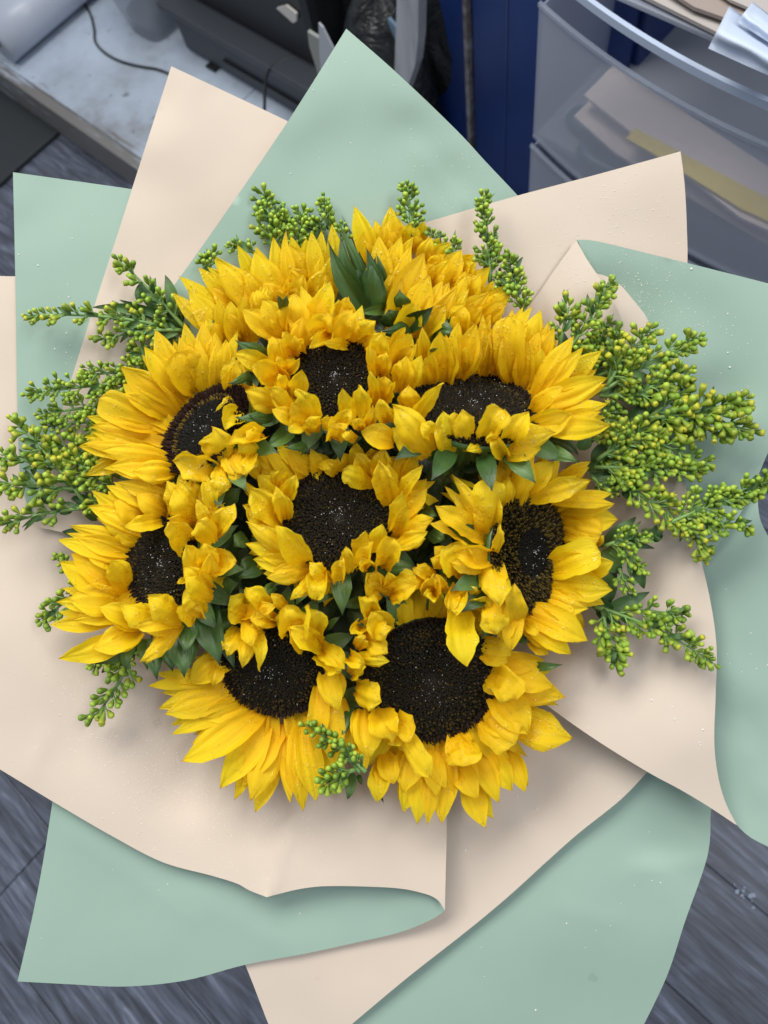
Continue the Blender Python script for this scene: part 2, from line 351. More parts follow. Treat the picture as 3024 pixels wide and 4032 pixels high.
P6 = '''I
700 420 350 570 130 -4;640 380 380 575 200 -2;620 420 555 605 90 2;650 510 38 600 120 -6 -15;740 590 123 780 160 -5;740 620 175 825 200 -2 -15;800 730 450 860 140 -4;780 730 228 985 120 -4
920 800 308 1195 240 0 -50;950 960 728 1500 140 -5;980 850 608 1412 210 0 -10;1060 900 852 1508 230 2 -10;1080 1100 888 1600 150 -4;1110 900 1165 1525 120 0 15;1130 980 1172 1490 90 3;1180 900 1270 1592 150 -2;1270 860 1370 1512 190 1 10
1340 850 1508 1462 170 -2;1560 700 1640 1200 130 -4;1430 540 1510 1250 200 6 -10;1440 450 1540 800 170 8;760 150 668 372 130 16;860 150 790 462 130 16;890 130 930 490 120 18;800 60 865 300 120 20
840 30 695 -110 180 12;980 -20 810 -170 130 14 0 c;780 50 1060 -35 130 14;1050 80 850 60 150 16 20;1150 -20 1010 -125 90 14;1200 160 1120 -20 200 18 0 c;1330 240 1300 -40 180 22 0 c;1410 300 1150 140 180 20 20;1400 300 1590 470 180 12 -25;1300 330 1140 130 150 20;1460 420 1560 500 120 14;1000 120 900 20 150 18'''
P7 = '''J
1150 640 1597 797 250 -4 10;1100 420 1545 515 190 -4;1050 330 1468 440 180 0;1000 300 1408 255 130 -2;940 130 1180 225 130 6;960 200 1155 275 120 6;1010 350 1205 530 220 14 -60 b;1050 480 1295 770 210 4 -20
960 620 1210 830 260 8 20 b;1150 850 1272 1168 120 -6;1000 850 1182 1160 160 -4;930 850 1088 1243 130 -3;780 950 945 1212 150 -1;810 740 850 995 240 12 0 b;860 1000 1000 1415 150 -6 30;720 850 698 1383 160 -2;650 850 600 1393 120 0
610 850 665 1200 130 3;560 860 530 1392 140 -1;520 900 435 1310 140 -3;490 830 440 1170 160 1;330 650 615 1065 140 14 -20;340 660 480 830 150 16 0 c;270 570 350 840 200 10;170 600 200 935 180 6;290 940 250 1242 130 0;300 900 370 1115 130 -1
120 800 172 1032 100 -4;100 450 285 545 200 14 25;70 360 175 300 120 14;100 250 340 268 110 16;60 240 160 290 90 12 0 c;170 90 325 215 140 16;110 180 175 90 100 14;160 80 355 35 120 16;130 30 70 80 90 14 0 c
300 60 210 -75 190 16;200 -60 180 -170 110 16 0 c;320 -180 180 -340 160 16;260 -240 240 -360 100 18;340 -230 330 -350 90 18;355 -190 500 -355 110 14;330 -200 520 -260 150 18;600 -270 450 -310 120 16;640 -320 500 -370 90 12;615 -210 645 -330 120 18 0 c
640 -200 600 -165 90 18;800 -390 645 -520 120 6;850 -340 770 -540 170 12 0 c;760 -380 620 -440 100 10;720 -210 660 -330 90 14;790 -240 745 -70 100 18;820 -230 790 -50 120 20 0 c;850 -150 940 -240 120 14;920 -80 1000 -180 170 16;1000 -160 1020 10 80 14;810 -120 870 312 200 24 15'''
P8 = '''H
1060 300 1352 130 90 -2;1100 270 1340 180 100 0;960 300 1000 98 80 -4;760 400 640 98 130 4;750 420 560 142 180 10;680 500 700 230 90 12;750 480 900 55 190 14 -30;800 380 1062 138 170 8 -20;820 425 1352 278 170 10 10
1100 440 1520 385 100 0 10;1000 440 1543 465 100 -2;1100 500 1535 475 160 -4;1110 600 1568 590 220 -6;1120 650 1440 700 180 -3 0 b;1120 730 1400 785 110 -2;1380 800 1452 715 60 -4;1250 1000 1532 925 160 -2 15;1000 1000 1430 850 240 6 -25 b
1100 1050 1492 1105 130 -3 -15;1000 1080 1525 1145 200 2 20;990 1170 1330 1290 210 -4;980 1200 1250 1400 160 -4;870 1540 1020 1655 110 -4;830 1380 1200 1652 160 0;850 1300 1332 1545 210 4 -20
530 705 565 262 270 22 0 b;510 690 260 235 120 14 20;505 740 128 480 200 16 -30;590 890 275 850 160 14 -20 c;545 980 235 930 130 12 -20;570 880 640 620 90 24 20;600 900 640 1280 210 22 20;600 1180 600 1492 210 10 0 b
740 1240 720 1632 150 6;720 1300 660 1560 130 4;790 1490 750 1088 160 18 -20;830 1400 945 1500 90 8'''
P9 = '''A
420 880 88 612 150 -4;500 800 240 545 150 -3;380 1060 33 738 150 2 -20;430 1060 160 720 210 4;620 780 310 540 130 -4;560 700 360 450 130 -5;680 830 390 478 230 2 -10;720 700 545 365 140 -4;850 780 680 420 260 3
800 650 690 378 110 -3;900 720 830 305 150 -2;900 700 932 250 90 -5;960 700 920 308 120 1;1080 650 968 370 230 2;1040 560 970 295 110 -4;1090 560 1090 315 130 -2;1180 680 1130 255 150 2;1200 600 1210 255 120 -2;1320 600 1290 203 140 -4 15
1260 760 1305 430 170 4;1130 745 1230 560 130 6;1000 780 1070 600 160 6;960 760 940 650 110 4;980 700 975 575 120 3;520 1060 495 805 160 6;610 1050 590 765 150 6;450 1080 395 780 120 4;720 900 710 715 160 5;820 850 785 685 110 4;870 800 885 715 100 4;560 1080 480 900 120 7;700 980 640 800 140 5;760 800 600 560 150 1'''
P10 = '''B
330 450 187 60 180 -3 -10;420 400 350 175 120 -6;480 380 475 62 170 -4;420 400 452 180 120 -2;520 300 540 160 120 -7;620 350 655 180 160 -6;700 330 738 182 120 -7;420 700 380 290 190 3;470 640 485 370 140 3;480 600 560 295 120 0;520 560 655 305 110 0 -15
740 480 790 305 150 -6;800 420 862 310 90 -6;600 700 600 400 160 0;820 560 855 440 150 -6;800 480 952 345 130 -5;490 800 640 360 140 2;560 885 740 425 270 6 -15;900 640 1035 405 190 -4;800 640 932 488 110 0;640 965 785 600 220 8;700 975 890 640 160 6 15;780 1000 940 655 160 7
800 990 1000 700 170 8;1040 520 1133 445 100 -6;1040 600 1153 490 130 -4;950 900 1070 610 140 1;1080 720 1260 540 150 -4;1000 780 1065 570 100 -2;900 960 1095 710 130 5;1000 960 1255 740 190 4;1200 800 1288 650 100 -3;1160 880 1448 668 130 0;1200 920 1435 728 150 2;1180 960 1400 800 160 3
900 960 1050 830 130 8;1050 1000 1200 870 140 6;1080 800 1180 600 140 -4;1000 700 1110 620 120 -3;700 650 830 520 140 -3;1250 940 1380 840 120 2'''
B1 = '''G
1150 1030 1450 1020 160 4 20;1000 1060 1200 1130 180 2;800 1130 640 1320 140 3;1040 1280 830 1340 90 3;1200 1150 1410 1180 150 0;100 780 -10 870 130 0;200 1000 10 1110 170 0;330 1170 215 1235 80 4;1480 560 1610 630 100 4;1550 740 1670 830 130 2;900 1150 1010 1330 150 -4;700 1300 720 1480 120 -6;1000 1350 960 1560 180 -6;1280 1000 1460 1100 140 -3'''
B2 = '''D
300 600 45 475 110 6 -20;170 740 -10 820 70 6 -40;350 1060 40 1080 110 8 -60;340 1090 155 1060 80 8 -30;470 1200 285 1320 130 6 -20;640 1230 560 1390 200 -2;760 1260 880 1370 200 -2;900 1280 1065 1240 80 4;620 1290 430 1320 60 4 -30;700 1240 780 1420 150 -4;560 1220 420 1350 150 -4;430 230 385 120 60 10;440 230 460 115 50 10;190 820 110 815 40 6;1290 780 1400 600 70 8'''
B3 = '''E
230 1290 170 1235 120 4;380 1320 440 1148 130 10 20;480 1300 525 1185 60 12;560 1330 530 1228 90 8;620 1340 590 1228 80 12 10;1080 1230 1370 1345 110 10 -10;1100 1150 1360 1290 160 -2 -60;350 1340 220 1400 200 0;180 470 250 440 30 12;100 1300 -10 1230 90 4;300 1400 420 1500 180 -4;520 1340 560 1450 150 -4;200 1400 350 1550 180 -8'''
B5 = '''F
1240 1150 1372 1605 230 8 -10;1040 1300 1090 1700 250 6 -20;1140 1260 1085 1515 140 10 -10;1330 1250 1490 1640 140 4 -20;1400 1150 1400 1345 230 0;720 1400 378 1590 120 2 -60;650 1390 640 1655 120 2 40;850 1400 880 1720 140 3 20;790 1390 800 1640 130 1;960 1400 1000 1650 160 4;1390 700 1570 540 150 2 20;1330 1030 1525 950 170 4 -30;1400 870 1640 800 190 0;1380 330 1545 195 150 0;1400 900 1560 1000 160 -4;1500 700 1620 900 150 -6'''
B6 = '''I
1650 750 1560 1045 90 8;1420 1150 1640 1300 60 -6;1440 150 1560 50 60 6'''
B7 = '''J
1320 300 1535 290 60 6 15;700 -420 760 -330 130 4;840 -280 690 -240 90 6 20;250 1100 300 1250 40 -4;60 700 20 400 120 -8;1180 110 1315 140 40 6;60 560 100 300 120 -6'''
B8 = '''H
180 700 270 860 100 -2;350 1050 365 1255 160 -4;430 1230 225 1275 80 0;100 180 250 350 140 -6;250 330 420 300 100 0;60 650 100 450 110 -4;300 900 130 820 140 -6;200 1000 60 900 150 -6;470 1300 440 1500 130 -8;1420 1000 1560 1150 190 -10'''
B9 = '''A
420 1090 285 918 100 2;560 1060 435 995 60 2;320 1010 205 965 40 0'''
B10 = '''B
310 890 355 460 240 9 -20 ;255 860 -15 330 150 11 -60;230 840 80 270 150 8 -60;300 700 70 195 80 8;270 880 230 420 220 3;380 820 280 380 120 10 30;340 640 90 130 40 -4;440 700 362 430 60 6;200 860 160 480 160 -4;150 780 100 560 120 -6;560 900 545 720 160 8;600 1000 820 848 140 9 20;840 1000 992 888 90 6;790 1050 992 1085 140 8 -60;640 1010 385 1045 120 9 -50;430 880 220 910 80 8 20;300 950 480 1100 190 -2;980 1010 1130 980 120 2;500 1000 440 860 170 4'''

# name label, disc centre px, height, normal (camera frame), disc radius (m), petals, bracts, disc style, outward direction px
FL = [
 ('side-on sunflower facing up and left behind the topmost visible dark disc, its own disc hidden', (1150, 1250), .012, (-.35, .9, .25), .017, P9, B9, 0, .034),
 ('side-on sunflower at the top right with broad green bracts at its left, disc hidden', (1700, 1262), .014, (.4, .85, .25), .017, P10, B10, 0, .036),
 ('sunflower at the upper left with a dark fringed ring and smooth grey disc centre', (812, 1690), .046, (-.50, .50, .70), .0345, P4, '', 2, .050),
 ('lower left sunflower with glossy green bracts sticking out under its right side', (640, 2220), .048, (-.42, .08, .90), .0300, P5, B5, 1, .050),
 ('bottom left sunflower with long yellow petals hanging straight down the peach paper', (1075, 2640), .040, (-.15, -.38, .91), .0345, P6, B6, 1, .044),
 ('large bottom right sunflower with the biggest dark disc and one petal drooping over it', (1695, 2679), .044, (.10, -.25, .96), .0440, P7, B7, 0, .048),
 ('sunflower at the far right, its narrow oval disc turned toward the sprigs', (2085, 2175), .048, (.66, .03, .75), .0385, P8, B8, 3, .052),
 ('central sunflower cupped upward, with the round dark disc in the middle of the bouquet', (1335, 2040), .056, (0, .38, .92), .0355, P1, B1, 1, .060),
 ('upper middle sunflower with upright crumpled petals around a small squarish dark disc', (1318, 1490), .060, (-.04, .25, .96), .0265, P2, B2, 0, .066),
 ('upper right sunflower with wide oval disc and long petals fanning up and right', (1870, 1605), .056, (.08, .74, .67), .0400, P3, B3, 1, .062),
]
BIND = cam_pt(1400, 2150, -.36)                 # where all stems are tied

def parse(txt):
    ls = txt.strip().split('\n'); ox, oy, k = CR[ls[0].strip()]
    out = []
    for ln in ls[1:]:
        for it in ln.split(';'):
            q = it.split(); fl = ''
            if q[-1].isalpha(): fl = q.pop()
            q = [float(x) for x in q] + [0, 0]
            out.append((ox + q[0] * k, oy + q[1] * k, ox + q[2] * k, oy + q[3] * k, q[4] * k, q[5] * .001, q[6] * k, fl))
    return out

def florets(parent, c, n, e1, e2, r, style, rnd):
    mb = MB(); NF = int(1500 * (r / .034) ** 1.6)
    for i in range(NF):
        q = math.sqrt((i + .5) / NF); th = i * 2.39996 + rnd.gauss(0, .025); rr = q * r * .99 + rnd.gauss(0, .0003)
        prof = (1 - q * q) * .0035 - math.exp(-(q * 3.2) ** 2) * .004
        p = c + (e1 * math.cos(th) + e2 * math.sin(th)) * rr + n * prof
        rad = (e1 * math.cos(th) + e2 * math.sin(th))
        g = rnd.random()
        if style == 2:
            if q > .76: col, hh, ww = (.016 + .010 * g, .009, .006), .0042, .62
            elif q > .64: col, hh, ww = ((.12, .08, .010) if g > .5 else (.022, .013, .007)), .0022, .6
            else: col, hh, ww = (.007, .0065, .005), .0012, .8
        elif style == 3:
            if q > .42: col, hh, ww = ((.10, .072, .014) if g > .5 else (.018, .013, .007)), .0030, .58
            else: col, hh, ww = (.008, .007, .005), .0013, .8
        else:
            ol = .10 + .55 * max(0, 1 - abs(q - .78) / .22)
            if q > .93: col, hh, ww = (.018, .010, .006), .0032, .6
            elif g < ol * .50: col, hh, ww = (.050, .034, .009), .0017, .6
            else: col, hh, ww = (.013, .0105, .006), .0012, .75
        sp = r * 2.1 / math.sqrt(NF) * ww
        ax = (n + rad * (.25 + .5 * q) + Vector((rnd.gauss(0, .16), rnd.gauss(0, .16), rnd.gauss(0, .16)))).normalized()
        t1 = ax.orthogonal().normalized(); t2 = ax.cross(t1); a0 = rnd.random() * 3
        base = [W(p + (t1 * math.cos(a0 + k * PI / 2) + t2 * math.sin(a0 + k * PI / 2)) * sp) for k in range(4)]
        top = [W(p + ax * hh + (t1 * math.cos(a0 + k * PI / 2) + t2 * math.sin(a0 + k * PI / 2)) * sp * .55) for k in range(4)]
        cap = W(p + ax * hh * 1.25)
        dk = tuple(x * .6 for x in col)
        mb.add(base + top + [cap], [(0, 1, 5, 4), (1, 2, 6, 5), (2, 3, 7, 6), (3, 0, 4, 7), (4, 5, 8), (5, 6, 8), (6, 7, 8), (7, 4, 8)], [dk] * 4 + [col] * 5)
    for i in range(130):                        # dark curled strands at the rim
        th = rnd.random() * 2 * PI; rad = e1 * math.cos(th) + e2 * math.sin(th); tg = -e1 * math.sin(th) + e2 * math.cos(th)
        s0 = r * rnd.uniform(.90, 1.0); l = rnd.uniform(.002, .0042); k = rnd.uniform(-1, 1)
        pts = [c + rad * (s0 + l * t * .9) + n * (.0005 + l * .8 * math.sin(t * 2.2)) + tg * (k * l * t * t * .7) for t in (0, .35, .7, 1)]
        mb.tube([W(p) for p in pts], [.00045, .0004, .0003, .00035], 4, (.016, .009, .006))
    return mb

def build_flower(idx, spec):
    label, (cx, cy), H, nrm, r, ptxt, btxt, style, Hp = spec; r *= 1.04
    rnd = random.Random(100 + idx)
    n = Vector(nrm).normalized(); c = cam_pt(cx, cy, H)
    e1 = Vector((1, 0, 0)); e1 = (e1 - n * e1.dot(n)).normalized(); e2 = n.cross(e1)
    root = empty('sunflower', W(c)); tag(root, label, 'sunflower', 'sunflowers in the bouquet')
    # receptacle and disc
    mb = MB(); rings = [(0, .0005), (.35, .001), (.7, .001), (1, -.001), (.97, -.006), (.7, -.016), (.25, -.024), (.12, -.034)]
    vs = [c + n * rings[0][1]]; fs = []
    for q, z in rings[1:]:
        for j in range(24): a = j * PI / 12; vs.append(c + (e1 * math.cos(a) + e2 * math.sin(a)) * r * q + n * z)
    for j in range(24): fs.append((0, 1 + j, 1 + (j + 1) % 24))
    for i in range(len(rings) - 2):
        for j in range(24): a = 1 + i * 24; fs.append((a + j, a + 24 + j, a + 24 + (j + 1) % 24, a + (j + 1) % 24))
    mb.add([W(v) for v in vs], fs); disc = mb.build('disc', [M['disc'], M['bract']], root)
    for p in disc.data.polygons:
        if p.index >= 24 * 3: p.material_index = 1
    hidden = idx < 2
    if not hidden:
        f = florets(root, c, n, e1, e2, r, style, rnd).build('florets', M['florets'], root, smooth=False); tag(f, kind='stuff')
        wb = MB()
        for i in range(46 if style != 2 else 26):
            a = rnd.random() * 2 * PI; q = abs(rnd.gauss(0, .44)) * r
            p = c + (e1 * math.cos(a) + e2 * math.sin(a)) * min(q, r * .8) + n * (.0042 if style != 2 else .003)
            s = rnd.uniform(.00016, .00040)
            wb.blob(W(p), R @ n, s, s * 2, 5)
        tag(wb.build('water_beads', M['water'], root), kind='stuff')
    # stem
    st = MB(); p0 = c - n * .03; p1 = c - n * .10 + Vector((0, 0, -.03)); b = BIND + Vector((rnd.uniform(-.02, .02), rnd.uniform(-.02, .02), 0))
    pts = [bez(p0, p1, b, t / 12) for t in range(13)]
    d = (R.transposed() @ Vector((0, 0, -1)))
    pts += [b + d * .10 + Vector((rnd.uniform(-.02, .02), rnd.uniform(-.02, .02), 0))]
    st.tube([W(p) for p in pts], [.006] * len(pts), 8); st.build('stem', M['stem'], root)
    # traced petals
    P = parse(ptxt)
    def disc_h(px, py):
        v = cam_pt(px, py, 0); dd = c.dot(n) / max(-1e9, v.dot(n)) if abs(v.dot(n)) > 1e-4 else 1
        h = DEP - DEP * dd
        return max(H - .022, min(H + .022, h))
    drs = []
    for k, (bx, by, tx, ty, wd, lift, bend, fl) in enumerate(P):
        side = math.hypot(tx - bx, ty - by)
        if hidden: bx, by = bx + (bx - tx) * .32, by + (by - ty) * .32
        if hidden: hb = Hp - .018 + .012 * lift / .004 * .3; ht = Hp + lift + k * .00012
        else:
            hb = disc_h(bx, by) - .003; ht = .35 * hb + .65 * Hp + lift * .9 + k * .00025
            if lift > .009: hb = max(hb, Hp - .022)
        up = lift >= .010
        cup = rnd.uniform(.35, .8) * (1 if rnd.random() < .6 else -1)
        if up: cup = rnd.uniform(.6, 1.15) * (1 if rnd.random() < .5 else -1)
        if hidden: cup = rnd.uniform(.15, .5) * rnd.choice((1, 1, -1))
        if fl == 'c': cup = rnd.uniform(1.5, 1.9)
        wd2 = wd * (1.0 if hidden else 1.12 if up and abs(cup) < 1.2 else 1.2 if abs(cup) < 1 else 1.25 if abs(cup) < 1.5 else 1.75)
        kind = 'blunt' if fl == 'b' or (up and rnd.random() < .12) else 'petal'
        roll = rnd.uniform(-.28, .28) if not up else rnd.uniform(-.45, .45)
        blade('petal', root, (bx, by), (tx, ty), wd2, hb, ht, rnd.uniform(.003, .007) if not up else rnd.uniform(.004, .010), M['petal'], bend, cup, roll,
              rnd.uniform(-.3, .3) if not up else rnd.uniform(-.9, .9), kind, ruff=.09 if not up else .30, rnd=rnd)
        # the neighbour lying half under it
        a_ = math.atan2(ty - by, tx - bx) + rnd.choice((-1, 1)) * rnd.uniform(.10, .26); l_ = side * rnd.uniform(.72, .95); j_ = rnd.uniform(-.25, .25) * wd
        bx2, by2 = bx - math.sin(a_) * j_, by + math.cos(a_) * j_
        if hidden: l_ *= .95
        if not hidden and math.hypot(bx2 + math.cos(a_) * l_ - cx, by2 + math.sin(a_) * l_ - cy) < max(math.hypot(tx - cx, ty - cy) - 8, r * 1.02 * FOC / (DEP - H)):
            a_ = 2 * math.atan2(ty - by, tx - bx) - a_
            if math.hypot(bx2 + math.cos(a_) * l_ - cx, by2 + math.sin(a_) * l_ - cy) < r * 1.0 * FOC / (DEP - H):
                drs.append((math.atan2(ty - cy, tx - cx), math.hypot(tx - cx, ty - cy), (bx, by))); continue
        blade('petal', root, (bx2, by2), (bx2 + math.cos(a_) * l_, by2 + math.sin(a_) * l_), max(34, min(wd, 110)) * rnd.uniform(.9, 1.15), hb - .003, ht - (.005 if up else .0035), .005, M['petal'], rnd.uniform(-14, 14),
              rnd.uniform(.3, .9) * rnd.choice((-1, 1)), rnd.uniform(-.4, .4), rnd.uniform(-.5, .5), 'petal', ns=11, nu=8, ruff=.12 if not up else .35, rnd=rnd)
        drs.append((math.atan2(ty - cy, tx - cx), math.hypot(tx - cx, ty - cy), (bx, by)))
    # the rows of petals behind them, kept inside the traced outline
    if not hidden:
        for i in range(28):
            a = 2 * PI * (i + rnd.uniform(-.3, .3)) / 28
            q = [d for (t, d, _) in drs if abs((t - a + PI) % (2 * PI) - PI) < .30]
            if not q: continue
            q.sort(); dm = q[len(q) // 2] * rnd.uniform(.80, .97)
            v = c + (e1 * math.cos(-a) + e2 * math.sin(-a)) * r * .9
            bx, by = 1512 + v.x / -v.z * FOC, 2016 - v.y / -v.z * FOC
            tx, ty = cx + math.cos(a) * dm, cy + math.sin(a) * dm
            if math.hypot(tx - bx, ty - by) < 60: continue
            hb = DEP + v.z - .006; ht = Hp * .8 - .012
            blade('petal', root, (bx, by), (tx, ty), rnd.uniform(60, 85), hb, min(ht, hb), .004, M['petal'], rnd.uniform(-15, 15), rnd.uniform(.3, .8), rnd.uniform(-.4, .4), rnd.uniform(-.4, .4), 'petal', ns=9, nu=6, ruff=.08, rnd=rnd)
            px, py = cx + math.cos(a) * 330, cy + math.sin(a) * 330
            if any(math.hypot(FL[k][1][0] - px, FL[k][1][1] - py) < 430 for k in range(10) if k != idx):
                a2 = a + .11; dm = q[len(q) // 2] * rnd.uniform(.92, 1.08)
                blade('petal', root, (bx, by), (cx + math.cos(a2) * dm, cy + math.sin(a2) * dm), rnd.uniform(60, 90), hb + .001, Hp * .9 - .005, .006, M['petal'], rnd.uniform(-20, 20), rnd.uniform(.3, .9) * rnd.choice((-1, 1)), rnd.uniform(-.4, .4), rnd.uniform(-.5, .5), 'petal', ns=10, nu=8, ruff=.2, rnd=rnd)
        # ring of green bracts under the petals
        for i in range(13):
            a = 2 * PI * (i + rnd.uniform(-.3, .3)) / 13
            v = c + (e1 * math.cos(a) + e2 * math.sin(a)) * r * .95 - n * .010
            t3 = c + (e1 * math.cos(a) + e2 * math.sin(a)) * (r + .026) - n * .016
            bx, by = 1512 + v.x / -v.z * FOC, 2016 - v.y / -v.z * FOC; tx, ty = 1512 + t3.x / -t3.z * FOC, 2016 - t3.y / -t3.z * FOC
            if math.hypot(tx - bx, ty - by) < 25: continue
            blade('bract', root, (bx, by), (tx, ty), 85, DEP + v.z, DEP + t3.z, .003, M['bract'], 0, .5, 0, 0, 'bract', ns=8, nu=4, rnd=rnd)
    if btxt:
        for k, (bx, by, tx, ty, wd, lift, bend, fl) in enumerate(parse(btxt)):
            low = lift < -.001
            hb = Hp - .016 + (.0 if not low else -.010); ht = Hp - .006 + lift * 1.6 - (.012 if low else 0)
            if not low: hb += .004 + lift * .6
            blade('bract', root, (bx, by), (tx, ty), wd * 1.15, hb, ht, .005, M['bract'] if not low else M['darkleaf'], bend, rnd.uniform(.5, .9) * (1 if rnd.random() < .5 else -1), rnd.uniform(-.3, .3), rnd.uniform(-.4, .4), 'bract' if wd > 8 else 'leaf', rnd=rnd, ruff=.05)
    return root
flowers = [build_flower(i, s) for i, s in enumerate(FL)]

# broad sunflower leaves filling the depth between the heads
rl = random.Random(5)
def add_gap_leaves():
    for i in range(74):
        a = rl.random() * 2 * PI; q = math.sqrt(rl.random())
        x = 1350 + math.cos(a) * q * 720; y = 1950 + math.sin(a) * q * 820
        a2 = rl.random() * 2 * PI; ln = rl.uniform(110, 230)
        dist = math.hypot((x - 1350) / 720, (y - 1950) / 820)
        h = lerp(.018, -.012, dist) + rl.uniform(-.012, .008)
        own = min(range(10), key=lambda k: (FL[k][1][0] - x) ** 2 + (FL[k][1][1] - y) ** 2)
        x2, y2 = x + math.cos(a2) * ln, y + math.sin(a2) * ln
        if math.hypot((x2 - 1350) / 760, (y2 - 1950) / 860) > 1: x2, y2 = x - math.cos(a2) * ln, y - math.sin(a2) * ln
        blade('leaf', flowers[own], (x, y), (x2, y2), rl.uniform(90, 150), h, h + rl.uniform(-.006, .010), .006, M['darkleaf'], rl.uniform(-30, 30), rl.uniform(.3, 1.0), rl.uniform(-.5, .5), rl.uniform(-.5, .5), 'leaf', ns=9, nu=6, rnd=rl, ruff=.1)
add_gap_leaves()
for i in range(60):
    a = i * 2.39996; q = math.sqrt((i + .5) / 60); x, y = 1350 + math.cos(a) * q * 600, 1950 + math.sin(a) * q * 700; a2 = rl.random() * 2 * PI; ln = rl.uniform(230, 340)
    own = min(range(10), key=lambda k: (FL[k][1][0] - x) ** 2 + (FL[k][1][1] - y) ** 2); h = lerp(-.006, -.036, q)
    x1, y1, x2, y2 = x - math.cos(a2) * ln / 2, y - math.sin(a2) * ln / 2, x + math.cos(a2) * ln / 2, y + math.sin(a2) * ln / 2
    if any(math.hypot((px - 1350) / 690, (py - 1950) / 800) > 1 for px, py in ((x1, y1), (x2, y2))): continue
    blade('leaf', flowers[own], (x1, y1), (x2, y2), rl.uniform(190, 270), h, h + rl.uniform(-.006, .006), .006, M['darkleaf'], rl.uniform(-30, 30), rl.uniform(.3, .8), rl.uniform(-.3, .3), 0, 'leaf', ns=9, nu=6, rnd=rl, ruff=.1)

# ------------------------------------------------------------------ wrapping paper
CX, CY = 770, 1170
def base_h(x, y):
    r = math.hypot(x - CX, (y - CY) * .92)
    if r < 520: return -.012 - ((520 - r) / 520) ** 1.25 * .20
    return -.012 + (r - 520) * .00005
def smooth_line(p, n=7):
    if len(p) < 3: return p[:]
    out = []
    for i in range(len(p) - 1):
        a = p[max(i - 1, 0)]; b = p[i]; c = p[i + 1]; d = p[min(i + 2, len(p) - 1)]
        for k in range(n):
            t = k / n
            out.append(tuple(.5 * (2 * b[m] + (c[m] - a[m]) * t + (2 * a[m] - 5 * b[m] + 4 * c[m] - d[m]) * t * t + (3 * b[m] - a[m] - 3 * c[m] + d[m]) * t ** 3) for m in range(3)))
    out.append(p[-1]); return out
class Sheet:
    def __init__(s, segs, layer, extra=(), wave=.004, seed=0, creases=()):
        s.creases = creases
        """segs: lists of (x, y[, mm]) in the 1659-wide picture; corners where lists meet"""
        s.out = []
        for sg in segs:
            sg = [(q[0], q[1], (q[2] if len(q) > 2 else 0)) for q in sg]
            ln = smooth_line(sg); s.out += ln[:-1]
        s.layer = layer * .0009; s.wave = wave; s.seed = seed
        s.ctrl = s.out[::3] + [(e[0], e[1], e[2]) for e in extra for _ in range(2)]
    def h(s, x, y):
        sw = sh = 0
        for cx, cy, e in s.ctrl:
            d = (x - cx) ** 2 + (y - cy) ** 2 + 3600; wg = 1 / d ** 1.5; sw += wg; sh += wg * e
        nz = 1.2 * noise.noise(Vector((x / 330, y / 330, 3))) + .25 * noise.noise(Vector((x / 150, y / 150, 8))) + .18 * noise.noise(Vector((x / 240, y / 240, s.seed)))
        cr = 0
        for x0, y0, x1, y1, amp, wd in s.creases:
            ux, uy = x1 - x0, y1 - y0; l2 = ux * ux + uy * uy; t = ((x - x0) * ux + (y - y0) * uy) / l2; tc = max(0, min(1, t))
            d = math.hypot(x - x0 - ux * tc, y - y0 - uy * tc); cr += amp * .001 * math.exp(-d / wd)
        return base_h(x, y) + cr + s.layer + sh / sw * .001 + nz * .0035
    def build(s, name, front, back, parent=None, origin=None, step=18):
        pts = [(q[0], q[1]) for q in s.out]; n = len(pts)
        # densify the border
        bd = []
        for i in range(n):
            a = pts[i]; b = pts[(i + 1) % n]; k = max(1, int(math.hypot(a[0] - b[0], a[1] - b[1]) / step))
            for j in range(k): bd.append((lerp(a[0], b[0], j / k), lerp(a[1], b[1], j / k)))
        n = len(bd); xs = [q[0] for q in bd]; ys = [q[1] for q in bd]
        def inside(x, y):
            c = False; j = n - 1
            for i in range(n):
                if (bd[i][1] > y) != (bd[j][1] > y) and x < (bd[j][0] - bd[i][0]) * (y - bd[i][1]) / (bd[j][1] - bd[i][1]) + bd[i][0]: c = not c
                j = i
            return c
        co = [Vector(q) for q in bd]; yy = min(ys) + step / 2; row = 0
        while yy < max(ys):
            xx = min(xs) + (step / 2 if row % 2 else step)
            while xx < max(xs):
                if inside(xx, yy) and min((xx - q[0]) ** 2 + (yy - q[1]) ** 2 for q in bd) > (step * .5) ** 2: co.append(Vector((xx, yy)))
                xx += step
            yy += step * .87; row += 1
        vs, es, fs, *_ = delaunay_2d_cdt(co, [], [list(range(n))], 1, 1e-5)
        s.inside = inside; s.box = (min(xs), min(ys), max(xs), max(ys))
        V = [U(v[0] * K, v[1] * K, s.h(v[0], v[1])) for v in vs]
        F = [tuple(f) for f in fs]; nv = len(V); nrm = [Vector((0, 0, 0)) for _ in V]
        a, b, c = F[0]; 
        if (V[b] - V[a]).cross(V[c] - V[a]).dot(CAM - V[a]) < 0: F = [f[::-1] for f in F]
        cnt = {}
        for f in F:
            q = (V[f[1]] - V[f[0]]).cross(V[f[2]] - V[f[0]])
            for i in range(len(f)):
                nrm[f[i]] += q; cnt[(f[i], f[(i + 1) % len(f)])] = 1
        B = [V[i] - nrm[i].normalized() * .0005 for i in range(nv)]
        allv = V + B; allf = F + [tuple(i + nv for i in f[::-1]) for f in F]; nb0 = len(allf)
        for (i, j) in cnt:                      # cut edge, a strip of its own
            if (j, i) not in cnt:
                k = len(allv); allv += [V[i], V[j], B[j], B[i]]; allf.append((k + 1, k, k + 3, k + 2))
        o = mesh_obj(name, allv, allf, [front, back], parent, True, None, None, origin if parent is None else None)
        for p in o.data.polygons:
            if len(F) <= p.index < nb0: p.material_index = 1
        return o
